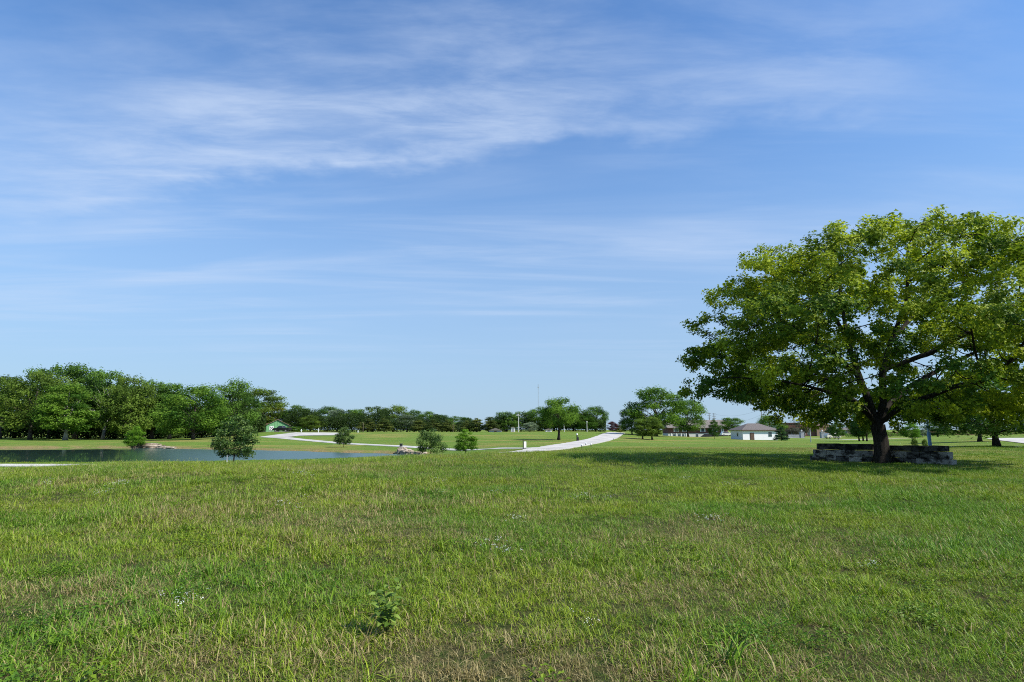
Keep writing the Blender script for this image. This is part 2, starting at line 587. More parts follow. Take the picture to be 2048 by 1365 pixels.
breeze = t.math('MAXIMUM', t.math('MULTIPLY', breeze, 0.03), t.ramp(t.math('MULTIPLY_ADD', side.outputs[1], 0.66, side.outputs[0]), -5, 11))
t.put(p.inputs['Roughness'], t.math('MULTIPLY_ADD', breeze, 0.27, 0.010))
t.put(b.inputs['Strength'], t.math('MULTIPLY_ADD', breeze, 0.10, 0.010))
t.put(b.inputs['Height'], t.noise(t.mapping(tc, scale=(0.7, 1.7, 1)), 2.2, 4, 0.6, 0.3))
t.put(p.inputs['Normal'], b.outputs[0])
tag(link('pond_water', me, wm), 'still green pond reflecting trees and sky', 'pond', kind='structure')

# ------------------------------------------------------------------ roads and paths
CONC = M('concrete', (0.52, 0.49, 0.445), 0.9, 0.30, 0.35, 0.15, 0.2)
CONC2 = M('concrete_path', (0.50, 0.475, 0.43), 0.9, 0.28, 0.6, 0.15, 0.2)
GRAVEL = M('gravel', (0.50, 0.48, 0.44), 0.95, 0.3, 3.0, 0.6, 0.1)


def spline(pts, n):
    pts = np.array(pts, float)
    q = np.vstack([2 * pts[0] - pts[1], pts, 2 * pts[-1] - pts[-2]])
    out = []
    for i in range(1, len(q) - 2):
        for s in np.linspace(0, 1, n, endpoint=False):
            p0, p1, p2, p3 = q[i - 1:i + 3]
            out.append(0.5 * ((2 * p1) + (-p0 + p2) * s + (2 * p0 - 5 * p1 + 4 * p2 - p3) * s * s + (-p0 + 3 * p1 - 3 * p2 + p3) * s ** 3))
    out.append(pts[-1])
    return np.array(out)


def ribbon(name, pts, label, cat, mat, lift, across=4, n=14):
    """pts: (x, y, width); a slab draped over the ground with a small edge"""
    s = spline(pts, n)
    d = np.gradient(s[:, :2], axis=0)
    d /= np.linalg.norm(d, axis=1)[:, None] + 1e-9
    nm = np.stack([-d[:, 1], d[:, 0]], -1)
    ts = np.linspace(-0.5, 0.5, across + 1)
    edge = 1 + (vnoise(s[:, 0], s[:, 1], 1.3, 4) - .5) * 0.14
    P = s[:, None, :2] + nm[:, None] * (ts[None, :, None] * (s[:, 2] * edge)[:, None, None])
    z = Hn(P[..., 0], P[..., 1])[0] + lift
    V = np.concatenate([P, z[..., None]], -1)
    skirt_a, skirt_b = V[:, :1].copy(), V[:, -1:].copy()
    skirt_a[..., 2] -= 0.25
    skirt_b[..., 2] -= 0.25
    V = np.concatenate([skirt_a, V, skirt_b], 1)
    r, c = V.shape[:2]
    ix = np.arange(r * c).reshape(r, c)
    q = np.stack([ix[:-1, :-1], ix[:-1, 1:], ix[1:, 1:], ix[1:, :-1]], -1).reshape(-1, 4)
    me = np_mesh(name, V.reshape(-1, 3), q)
    bm = bmesh.new()
    bm.from_mesh(me)
    bmesh.ops.recalc_face_normals(bm, faces=bm.faces)
    bm.to_mesh(me)
    bm.free()
    return tag(link(name, me, mat), label, cat, kind='structure')


def wp(px, D, w):
    return (X(px, D), D, w)


ribbon('road', [wp(1236, 190, 5.2), wp(1231, 165, 5.0), wp(1222, 140, 5.0), wp(1204, 112, 4.8), wp(1172, 85, 4.6), wp(1122, 66, 4.1), wp(1088, 58, 4.2), wp(1030, 50.5, 3.8),
                wp(930, 47.5, 3.6), wp(780, 45, 3.4), wp(600, 44, 3.2), wp(300, 43, 3.0), wp(60, 43.2, 2.6), wp(-300, 44, 2.6), wp(-800, 45, 2.6)],
       'pale concrete road climbing the slope past the lone tree', 'road', CONC, 0.06)
ribbon('path', [wp(1092, 63, 2.4), wp(1045, 62.5, 1.7), wp(950, 69, 1.6), wp(850, 80, 1.7), wp(800, 88, 1.9), wp(740, 97, 2.1), wp(688, 106, 2.4), wp(640, 116, 2.8), wp(600, 126, 3.2), wp(568, 138, 4.0), wp(540, 149, 5.5)],
       'narrow pale concrete path curving beside the far pond bank', 'path', CONC2, 0.045)


def apron(name, st, label, mat, lift):
    """st: (px, D_near, D_far) stations"""
    st = np.array(st, float)
    k = np.linspace(0, len(st) - 1, 40)
    S = np.stack([np.interp(k, range(len(st)), st[:, i]) for i in range(3)], -1)
    ts = np.linspace(0, 1, 14)
    D = S[:, 1:2] + (S[:, 2:3] - S[:, 1:2]) * ts[None]
    x = (S[:, :1] - 1024) / F_PX * D / 1.0125
    z = Hn(x, D)[0] + lift
    z[0] -= .15
    z[-1] -= .15
    ix = np.arange(z.size).reshape(z.shape)
    q = np.stack([ix[:-1, :-1], ix[1:, :-1], ix[1:, 1:], ix[:-1, 1:]], -1).reshape(-1, 4)
    return tag(link(name, np_mesh(name, np.stack([x, D, z], -1).reshape(-1, 3), q), mat), label, 'driveway', kind='structure')


apron('driveway', [(520, 148, 149.5), (535, 144, 155), (560, 141, 163), (583, 145, 170), (600, 151, 178), (640, 151, 182), (680, 151, 180), (690, 153, 176)],
      'wide pale parking loop in front of the green barn', CONC, 0.075)
apron('driveway', [(490, 183.4, 184.4), (530, 180.5, 182.2), (575, 178, 181), (600, 173, 178)], 'narrow gravel strip running to the green barn', GRAVEL, 0.06)
apron('driveway', [(1970, 94, 96), (2000, 83, 99), (2048, 71, 101), (2150, 66, 102), (2400, 62, 103)], 'pale concrete driveway behind the second tree at the right', CONC, 0.06)
ribbon('path', [wp(1640, 150, 2.6), wp(1668, 148, 4.0), wp(1700, 150, 3.4), wp(1760, 158, 2.4), wp(1830, 160, 2.0)], 'pale path beyond the stone wall below the brick building', 'path', CONC2, 0.05)
ribbon('path', [wp(1560, 190, 3), wp(1605, 186, 3.5), wp(1640, 186, 3.0)], 'short pale drive in front of the grey gate pillars', 'path', CONC2, 0.05)
ribbon('path', [wp(1850, 61, .9), wp(1950, 60, .9), wp(2048, 59, .9), wp(2200, 58, .9)], 'thin pale footpath passing behind the second tree', 'path', CONC2, 0.03)

# ------------------------------------------------------------------ trees
def rand_dirs(n, r):
    v = r.normal(size=(n, 3))
    return v / np.linalg.norm(v, axis=1)[:, None]


def leaf_cards(pos, nrm, size, r, fold=0.25, aspect=0.62):
    """kite-shaped folded leaves: 4 vertices, 2 triangles each"""
    n = len(pos)
    ax = np.cross(nrm, rand_dirs(n, r))
    ax /= np.linalg.norm(ax, axis=1)[:, None] + 1e-9
    bx = np.cross(nrm, ax)
    s = size[:, None]
    base = pos - ax * s * 0.5
    tip = pos + ax * s * 0.5
    lift = nrm * s * fold
    a = pos + bx * s * aspect * 0.5 + lift - ax * s * 0.08
    b = pos - bx * s * aspect * 0.5 + lift - ax * s * 0.08
    V = np.stack([base, a, tip, b], 1).reshape(-1, 3)
    i = np.arange(n)[:, None] * 4
    Fc = np.concatenate([i + np.array([[0, 1, 2]]), i + np.array([[0, 2, 3]])], 1).reshape(-1, 3)
    return V, Fc


PROTO_SPEC = {
    # height, radius, crown bottom fraction, lobes, cards, card size, lobe radius, profile
    'round': (16, 6.0, 0.12, 34, 15000, 0.40, 0.30, lambda h: np.sqrt(np.clip(1 - (2 * h - 0.92) ** 2 * 0.95, 0, 1))),
    'tall': (18, 4.4, 0.13, 30, 13000, 0.42, 0.36, lambda h: np.sqrt(np.clip(1 - (2 * h - 0.95) ** 2 * 0.9, 0, 1)) * (0.85 + 0.15 * (1 - h))),
    'full': (14, 5.6, 0.04, 40, 17000, 0.38, 0.30, lambda h: np.sqrt(np.clip(1 - (1.75 * h - 0.62) ** 2 * 0.8, 0, 1))),
    'spread': (8, 3.3, 0.30, 26, 11000, 0.22, 0.27, lambda h: np.clip(0.45 + 1.5 * h, 0, 1) * np.sqrt(np.clip(1 - (1.5 * h - 0.6) ** 2 * 1.1, 0, 1))),
    'airy': (12, 4.5, 0.22, 30, 6500, 0.34, 0.22, lambda h: np.sqrt(np.clip(1 - (2 * h - 1.0) ** 2, 0, 1))),
    'cedar': (8, 2.4, 0.03, 30, 8000, 0.26, 0.30, lambda h: np.clip(1.02 - h, 0, 1) ** 0.7 * np.clip(0.55 + 3 * h, 0, 1)),
    'spruce': (6, 1.9, 0.02, 42, 9000, 0.20, 0.26, lambda h: np.clip(1.0 - h, 0, 1) ** 0.9),
    'sapling': (3.6, 1.15, 0.13, 30, 7000, 0.125, 0.30, lambda h: np.sqrt(np.clip(1 - (1.9 * h - 0.72) ** 2 * 0.85, 0, 1)) * (1.08 - 0.45 * h)),
    'shrub': (3.0, 1.6, 0.0, 22, 6000, 0.17, 0.36, lambda h: np.sqrt(np.clip(1 - h * h * 0.95, 0, 1))),
    'dead': (12, 3.0, 0.35, 24, 260, 0.30, 0.25, lambda h: np.sqrt(np.clip(1 - (2 * h - 1.0) ** 2, 0, 1))),
}
PROTO = {}


def proto(kind, seed):
    if (kind, seed) in PROTO:
        return PROTO[(kind, seed)]
    r = np.random.default_rng(hash((len(kind) * 31 + ord(kind[0]) * 7 + ord(kind[-1]), seed)) % 2 ** 31)
    Ht, R, cb, nl, ncard, csz, lr, prof = PROTO_SPEC[kind]
    z0 = Ht * cb
    ang_seed = r.uniform(0, 6.28, 4)

    def Rz(h, a):
        return R * prof(h) * (1 + 0.10 * np.sin(2 * a + ang_seed[0]) + 0.10 * np.sin(3 * a + ang_seed[1] + 3 * h) + 0.08 * np.sin(5 * a + ang_seed[2]))
    # lobes: best-candidate sampling
    C = []
    for _ in range(nl):
        best, bd = None, -1
        for _k in range(14):
            h, a = r.uniform(0.03, 0.97), r.uniform(0, 6.283)
            rr = Rz(h, a) * r.uniform(0.35, 0.9) ** 0.6
            c = np.array([rr * math.cos(a), rr * math.sin(a), z0 + h * (Ht - z0)])
            dd = min([np.linalg.norm(c - q) for q in C], default=9)
            if dd > bd:
                best, bd = c, dd
        C.append(best)
    C = np.array(C)
    LR = R * lr * r.uniform(0.65, 1.25, nl)
    w = LR ** 2
    which = r.choice(nl, ncard, p=w / w.sum())
    d = rand_dirs(ncard, r)
    if kind == 'spruce':
        d[:, 2] *= 0.45
    rad = LR[which] * (0.45 + 0.6 * r.random(ncard) ** 0.5) * (1 + 0.35 * np.sin(7 * d[:, 0] + 5 * d[:, 1] + which))
    pos = C[which] + d * rad[:, None] * np.array([1, 1, 0.75])
    # loose sprigs on the outline
    k = int(ncard * 0.08)
    pos[:k] = C[which[:k]] + d[:k] * (LR[which[:k]] * r.uniform(1.0, 1.45, k))[:, None]
    nrm = d + rand_dirs(ncard, r) * 0.55 + np.array([0, 0, 0.35])
    nrm /= np.linalg.norm(nrm, axis=1)[:, None]
    size = csz * r.uniform(0.6, 1.35, ncard)
    lo, hi = pos[:, 2].min(), pos[:, 2].max()
    tone_l = r.choice([0.0, 0.15, 0.4, 0.7, 0.85], nl)
    tone = np.clip(tone_l[which] + r.uniform(-0.15, 0.35, ncard), 0, 1)
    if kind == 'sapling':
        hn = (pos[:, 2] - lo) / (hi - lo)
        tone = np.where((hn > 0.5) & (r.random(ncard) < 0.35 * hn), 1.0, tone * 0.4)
    V, Fc = leaf_cards(pos, nrm, size, r)
    sz = (Ht - max(z0 * 0.75, 0.02)) / (hi - lo)
    fix = lambda P: np.stack([P[:, 0], P[:, 1], (P[:, 2] - lo) * sz + max(z0 * 0.75, 0.02)], -1)
    V = fix(V)
    C = fix(C)
    V[:, 2] = np.maximum(V[:, 2], 0.02)
    cm = np_mesh('crown', V, Fc)
    fattr(cm, 'tone', np.repeat(tone, 4))
    # trunk and limbs
    mb = MB()
    tr = {'sapling': 0.035, 'shrub': 0.03, 'cedar': 0.13, 'spruce': 0.10, 'spread': 0.22, 'dead': 0.16}.get(kind, Ht * 0.020)
    lean = r.normal(0, 0.02, 2) * Ht
    top = 0.72 * Ht
    tp = lambda z: Vector((lean[0] * (z / Ht) ** 1.5 + 0.012 * Ht * math.sin(z / Ht * 7), lean[1] * (z / Ht) ** 1.5, z))
    zs = np.linspace(-0.12, top, 9)
    rads = [tr * (1.0 - 0.85 * max(z, 0) / top) + (tr * 0.5 * math.exp(-max(z, 0) / (0.05 * Ht))) for z in zs]
    mb.tube([tp(max(z, 0)) + Vector((0, 0, min(z, 0))) for z in zs], rads, 8)
    for c in C[:min(nl, 22)]:
        zb = min(max(c[2] * 0.55, z0 * 0.7 + 0.05 * Ht), top * 0.95)
        s0 = tp(zb)
        c = Vector(c)
        mid = s0.lerp(c, 0.5) + Vector((0, 0, 0.08 * (c - s0).length))
        rb = tr * (1 - 0.8 * zb / top) * 0.55
        mb.tube([s0, mid, c], [rb, rb * 0.6, rb * 0.15], 5, cap=False)
        if kind == 'dead':
            for _ in range(4):
                e = c + Vector(r.normal(0, 0.8, 3)) + Vector((0, 0, 1.2))
                mb.tube([mid.lerp(c, r.uniform(0.2, 1)), e], [rb * 0.4, 0.02], 3, cap=False)
    tm = bpy.data.meshes.new('trunk')
    tm.from_pydata(mb.v, [], mb.f)
    for pl in tm.polygons:
        pl.use_smooth = True
    cm.materials.append(LEAF['green'])
    tm.materials.append(BARK)
    PROTO[(kind, seed)] = (tm, cm, Ht, R)
    return PROTO[(kind, seed)]


def tree(name, label, kind, seed, px, D, top, wpx, leaf, cat='tree', group=None, bark=None, rz=None, sink=0.0, base=None):
    tm, cm, Ht, R = proto(kind, seed)
    pos = G(px, D) if base is None else base
    hgt = zpix(px, top, D) - pos.z
    wid = wpx / F_PX * D / 1.0125
    o = empty(name, (pos.x, pos.y, pos.z - sink), label, cat, group, rz if rz is not None else random.uniform(0, 6.28))
    sz, sx = (hgt + sink) / Ht, wid / (2 * R) * (1.12 if group else 1.0)
    o.scale = (sx, sx, sz)
    for nm, me, mt in (('trunk', tm, bark or BARK), ('crown', cm, LEAF[leaf])):
        c = bpy.data.objects.new(nm, me)
        COL.objects.link(c)
        c.parent = o
        c.material_slots[0].link = 'OBJECT'
        c.material_slots[0].material = mt
    return o


WOODS = 'woods on the far bank of the pond'
LINE = 'tree line behind the far lawn'
TREES = [
    # woods at the left, across the pond
    ('woodland_tree', 'sparse-topped tree cut by the left edge of the photo, above the pond', 'airy', 1, 2, 150, 746, 85, 'olive', WOODS),
    ('woodland_tree', 'broad olive-green tree, second from the left edge in the woods', 'round', 1, 62, 142, 738, 110, 'olive', WOODS),
    ('woodland_tree', 'highest thin-topped tree of the woods, behind the broad olive tree', 'airy', 2, 98, 162, 723, 85, 'dark', WOODS),
    ('woodland_tree', 'fresh green tree with pale leaning trunk standing forward of the woods', 'tall', 1, 132, 136, 766, 85, 'green', WOODS),
    ('woodland_tree', 'tall dark tree with rounded top right of the highest woodland tree', 'tall', 2, 152, 160, 727, 90, 'dark', WOODS),
    ('woodland_tree', 'tall dark tree with loose crown above the two pale trunks', 'airy', 3, 207, 156, 737, 90, 'dark', WOODS),
    ('woodland_tree', 'dense olive tree with foliage to the ground behind the bright waterside bush', 'full', 1, 255, 145, 749, 90, 'olive', WOODS),
    ('woodland_tree', 'dark tree above the limestone ledges of the far shore', 'tall', 3, 305, 154, 757, 75, 'dark', WOODS),
    ('woodland_tree', 'narrow dark tree just left of the large fresh green tree', 'tall', 1, 340, 152, 766, 62, 'dark', WOODS),
    ('woodland_tree', 'large dense fresh green tree at the right end of the woods', 'full', 2, 388, 132, 766, 112, 'green', WOODS),
    ('woodland_tree', 'tall dark tree rising behind the lone pond-side sapling', 'round', 2, 466, 164, 753, 72, 'dark', WOODS),
    ('woodland_tree', 'loose spreading tree left of and behind the green barn', 'round', 3, 515, 203, 771, 92, 'olive', WOODS),
    ('woodland_tree', 'low yellow-green tree hanging over the green barn roof', 'full', 3, 545, 207, 806, 50, 'yellow', WOODS),
    ('woodland_tree', 'shaded back-row tree between the two leftmost woodland trees', 'full', 2, 30, 168, 765, 90, 'dark', WOODS),
    ('woodland_tree', 'shaded back-row tree behind the pale leaning trunk', 'full', 1, 118, 170, 770, 95, 'dark', WOODS),
    ('woodland_tree', 'shaded back-row tree behind the two pale trunks', 'full', 3, 180, 170, 760, 95, 'dark', WOODS),
    ('woodland_tree', 'shaded back-row tree left of the dense olive tree', 'full', 2, 232, 170, 765, 90, 'green', WOODS),
    ('woodland_tree', 'shaded back-row tree behind the limestone ledges', 'full', 1, 322, 170, 780, 95, 'dark', WOODS),
    ('woodland_tree', 'shaded back-row tree between the large fresh green tree and the tall dark tree', 'full', 3, 430, 172, 797, 80, 'dark', WOODS),
    ('woodland_tree', 'shaded low tree right of the pond-side sapling, below the tall dark tree', 'full', 2, 484, 186, 812, 54, 'dark', WOODS),
    # tree line in the middle distance
    ('line_tree', 'round dark tree directly right of the green barn', 'full', 1, 596, 205, 809, 60, 'dark', LINE),
    ('line_tree', 'small mid-green tree behind the bend of the parking loop', 'full', 3, 620, 198, 830, 42, 'olive', LINE),
    ('line_tree', 'dark round-headed tree behind the parking loop', 'round', 1, 654, 225, 811, 52, 'dark', LINE),
    ('line_tree', 'silvery pale tree behind the small sapling on the far bank', 'tall', 2, 674, 210, 817, 34, 'silver', LINE),
    ('line_tree', 'green tree right of the silvery tree in the far line', 'full', 2, 704, 212, 817, 52, 'green', LINE),
    ('line_tree', 'thin grey-green tree with see-through crown in the far line', 'airy', 1, 745, 228, 811, 60, 'olive', LINE),
    ('line_tree', 'highest olive-green tree in the middle of the far line', 'round', 2, 786, 225, 808, 62, 'olive', LINE),
    ('line_tree', 'whitish-leaved tree in the far line', 'full', 3, 814, 206, 828, 40, 'silver', LINE),
    ('line_tree', 'dark rounded tree right above the whitish-leaved tree', 'round', 3, 828, 230, 817, 36, 'dark', LINE),
    ('line_tree', 'dark tree behind the round waterside shrub', 'full', 1, 853, 222, 822, 48, 'green', LINE),
    ('line_tree', 'low grey-green tree at the right shoulder of the far line', 'full', 2, 884, 226, 828, 46, 'dark', LINE),
    ('line_tree', 'lowest dark tree of the far line, above the second shore sapling', 'full', 3, 920, 240, 832, 60, 'dark', LINE),
    ('cedar_tree', 'dark brownish cedar below the see-through tree in the far line', 'cedar', 1, 735, 198, 836, 36, 'cedar', LINE),
    ('cedar_tree', 'dark brownish cedar below the highest olive-green line tree', 'cedar', 2, 768, 198, 837, 36, 'cedar', LINE),
    ('cedar_tree', 'brownish cedar just left of the round waterside shrub top', 'cedar', 3, 838, 198, 840, 32, 'cedar', LINE),
    ('cedar_tree', 'wide brownish cedar above the round waterside shrub', 'cedar', 1, 866, 196, 838, 34, 'cedar', LINE),
    ('cedar_tree', 'wide brownish cedar between the two shore saplings', 'cedar', 2, 893, 196, 839, 36, 'cedar', LINE),
    ('cedar_tree', 'pointed lone cedar at the right end of the long line', 'cedar', 3, 953, 190, 836, 30, 'cedar', LINE),
    ('cedar_tree', 'dark cedar behind the second shore sapling', 'cedar', 2, 934, 192, 841, 30, 'cedar', LINE),
    # clump in the centre
    ('cedar_tree', 'dark cedar at the left end of the middle clump', 'cedar', 1, 981, 188, 833, 34, 'cedar', 'middle clump of trees'),
    ('line_tree', 'broad dark tree in the left half of the middle clump', 'full', 2, 1012, 200, 822, 52, 'dark', 'middle clump of trees'),
    ('line_tree', 'loose green tree behind the wooden pole in the middle clump', 'airy', 3, 1042, 205, 822, 46, 'green', 'middle clump of trees'),
    ('line_tree', 'pale grey-green shrub right of the wooden pole', 'full', 1, 1060, 186, 844, 26, 'silver', 'middle clump of trees'),
    ('line_tree', 'dark tree just left of the lone lawn tree, behind it', 'full', 3, 1078, 205, 813, 52, 'dark', 'middle clump of trees'),
    ('line_tree', 'shaded tree directly behind the lone lawn tree', 'full', 1, 1108, 208, 822, 60, 'dark', 'middle clump of trees'),
    ('line_tree', 'olive tree just right of the lone lawn tree, behind it', 'full', 2, 1146, 200, 818, 56, 'olive', 'middle clump of trees'),
    ('line_tree', 'tall dark tree at the right end of the middle clump', 'round', 1, 1191, 200, 811, 48, 'dark', 'middle clump of trees'),
    ('line_tree', 'lower dark tree beside the pale light post', 'full', 3, 1172, 196, 828, 40, 'green', 'middle clump of trees'),
    ('lawn_tree', 'lone spreading tree with bare trunk on the far lawn', 'spread', 1, 1117, 105, 793, 80, 'green', None),
    ('ornamental_tree', 'small dark red-leaved tree at the top of the road', 'round', 2, 1226, 185, 842, 24, 'red', None),
    ('ornamental_tree', 'small yellowish shrub tree right of the red-leaved tree', 'full', 1, 1241, 184, 850, 18, 'yellow', None),
    # by the brick house
    ('house_tree', 'dark tree at the left of the house tree group, beside the road', 'full', 2, 1264, 152, 810, 44, 'dark', 'trees in front of the brick house'),
    ('house_tree', 'biggest tree of the house group with high rounded crown', 'round', 3, 1312, 150, 768, 100, 'green', 'trees in front of the brick house'),
    ('house_tree', 'tall tree in front of the brick house beside its roof', 'round', 1, 1376, 172, 797, 58, 'green', 'trees in front of the brick house'),
    ('house_tree', 'small twin tree, left one, under the biggest house tree', 'tall', 2, 1285, 122, 836, 34, 'olive', 'trees in front of the brick house'),
    ('house_tree', 'small twin tree, right one, under the biggest house tree', 'tall', 3, 1304, 123, 832, 36, 'olive', 'trees in front of the brick house'),
    ('house_tree', 'slim dark young tree at the right end of the brick house', 'sapling', 2, 1428, 145, 838, 20, 'dark', 'trees in front of the brick house'),
    ('house_tree', 'low round tree behind the white parked car', 'spread', 2, 1464, 225, 834, 44, 'green', None),
    ('shed_tree', 'leafy tree rising behind the white shed roof', 'full', 2, 1540, 215, 829, 52, 'green', None),
    ('spruce_tree', 'dense small spruce standing at the right corner of the white shed', 'spruce', 1, 1561, 143, 848, 28, 'spruce', None),
    ('bare_tree', 'leafless grey tree above the brick building', 'dead', 1, 1587, 262, 842, 28, 'bare', None),
    ('thin_tree', 'thin see-through tree in front of the brick building', 'airy', 2, 1608, 215, 836, 34, 'bare', None),
    ('spruce_tree', 'dark blue-green conifer in front of the tan brick gable', 'cedar', 2, 1660, 195, 849, 24, 'spruce', None),
    ('street_tree', 'small green tree with dark trunk left of the three slim trunks', 'sapling', 1, 1675, 150, 838, 30, 'green', None),
    ('street_tree', 'slim tree, left one of three close trunks beyond the wall', 'tall', 1, 1717, 112, 818, 34, 'dark', None),
    ('street_tree', 'slim tree, middle one of three close trunks beyond the wall', 'tall', 2, 1725, 116, 814, 34, 'green', None),
    ('street_tree', 'slim tree, right one of three close trunks beyond the wall', 'tall', 3, 1732, 110, 820, 34, 'dark', None),
    ('young_tree', 'young light green tree above the right stone wall', 'sapling', 3, 1822, 108, 843, 34, 'bright', None),
    ('pale_shrub', 'pale flowering shrub right of the young tree beyond the wall', 'shrub', 1, 1844, 165, 858, 22, 'silver', None),
    ('round_tree', 'round dark tree beyond the blue-grey pole', 'full', 1, 1874, 185, 843, 56, 'dark', None),
    ('second_tree', 'shaded spreading tree at the right edge beyond the big maple', 'round', 2, 1990, 57, 712, 215, 'dark', None),
    ('slim_tree', 'slim dark-trunked tree left of the shaded right-edge tree', 'tall', 3, 1957, 82, 780, 80, 'dark', None),
    # planted young trees round the pond
    ('young_tree', 'bright green round young tree beside the limestone ledges', 'sapling', 1, 272, 96, 850, 40, 'bright', None),
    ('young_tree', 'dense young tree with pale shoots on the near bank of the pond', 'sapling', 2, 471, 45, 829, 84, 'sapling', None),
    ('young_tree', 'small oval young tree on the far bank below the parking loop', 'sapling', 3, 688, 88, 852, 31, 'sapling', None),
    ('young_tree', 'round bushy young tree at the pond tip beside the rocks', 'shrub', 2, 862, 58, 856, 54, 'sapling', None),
    ('young_tree', 'neat oval young tree right of the pond tip', 'sapling', 1, 932, 51, 856, 42, 'bright', None),
    # shrubs
    ('mound_shrub', 'low green mound of bushes right of the green barn', 'shrub', 1, 588, 188, 853, 40, 'green', None),
    ('shrub', 'leafy weed behind the right stone wall, left of the pole', 'shrub', 2, 1827, 50, 873, 10, 'olive', None),
    ('shrub', 'small leafy weed beside the base of the blue-grey pole', 'shrub', 1, 1847, 50, 877, 10, 'olive', None),
    ('shrub', 'grey-green shrubs in front of the brick building', 'shrub', 2, 1585, 205, 855, 30, 'bare', None),
]
for k, (nm, lab, kind, seed, px, D, top, wpx, leaf, grp) in enumerate(TREES):
    bark = BARK_PALE if 'pale leaning' in lab or 'pale trunks' in lab and 'above' in lab else (BARK_DARK if D < 120 else None)
    cat = 'shrub' if 'shrub' in nm else 'tree'
    if grp in (LINE, 'middle clump of trees') and leaf == 'dark' and k % 2:
        leaf = 'green'
    sink = 0.0
    o = tree(nm, lab, kind, seed, px, D, top, wpx, leaf, cat, grp, bark, sink=sink)

# dark undergrowth along the wood edge and below the far line: one mass nobody could count
def mass(name, label, pxs, Ds, hts, n, leaf, csz, seed):
    r = np.random.default_rng(seed)
    k = r.random(n)
    px = np.interp(k, np.linspace(0, 1, len(pxs)), pxs)
    D = np.interp(k, np.linspace(0, 1, len(pxs)), Ds) + r.normal(0, 3.0, n)
    x = (px - 1024) / F_PX * D / 1.0125
    hh = np.interp(k, np.linspace(0, 1, len(pxs)), hts) * (0.35 + 0.9 * vnoise(x, D * 0.3, 3.0, seed))
    z = Hn(x, D)[0] + hh * r.random(n) ** 0.7
    pos = np.stack([x, D, z], -1)
    nrm = rand_dirs(n, r) + np.array([0, -0.3, 0.5])
    nrm /= np.linalg.norm(nrm, axis=1)[:, None]
    V, Fc = leaf_cards(pos, nrm, csz * r.uniform(0.6, 1.3, n), r)
    me = np_mesh(name, V, Fc)
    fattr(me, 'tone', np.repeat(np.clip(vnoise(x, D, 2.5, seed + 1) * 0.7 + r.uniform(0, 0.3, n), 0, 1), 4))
    return tag(link(name, me, LEAF[leaf]), label, 'undergrowth', kind='stuff')


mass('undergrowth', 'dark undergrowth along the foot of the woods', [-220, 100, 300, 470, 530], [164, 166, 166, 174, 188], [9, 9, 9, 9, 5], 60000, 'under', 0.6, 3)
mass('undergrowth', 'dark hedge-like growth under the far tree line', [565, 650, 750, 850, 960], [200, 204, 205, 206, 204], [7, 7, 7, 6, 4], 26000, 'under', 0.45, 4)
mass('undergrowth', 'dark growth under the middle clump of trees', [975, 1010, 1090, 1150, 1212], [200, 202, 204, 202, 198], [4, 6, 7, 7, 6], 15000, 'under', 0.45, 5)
mass('undergrowth', 'low growth along the far boundary at the right', [1690, 1800, 1900, 2100], [210, 215, 215, 215], [1.6, 2.2, 2.0, 2.2], 6000, 'green', 0.36, 6)

# ------------------------------------------------------------------ the big maple: branches grown towards leaf masses
TREE_POS = G(1758, 29.3)


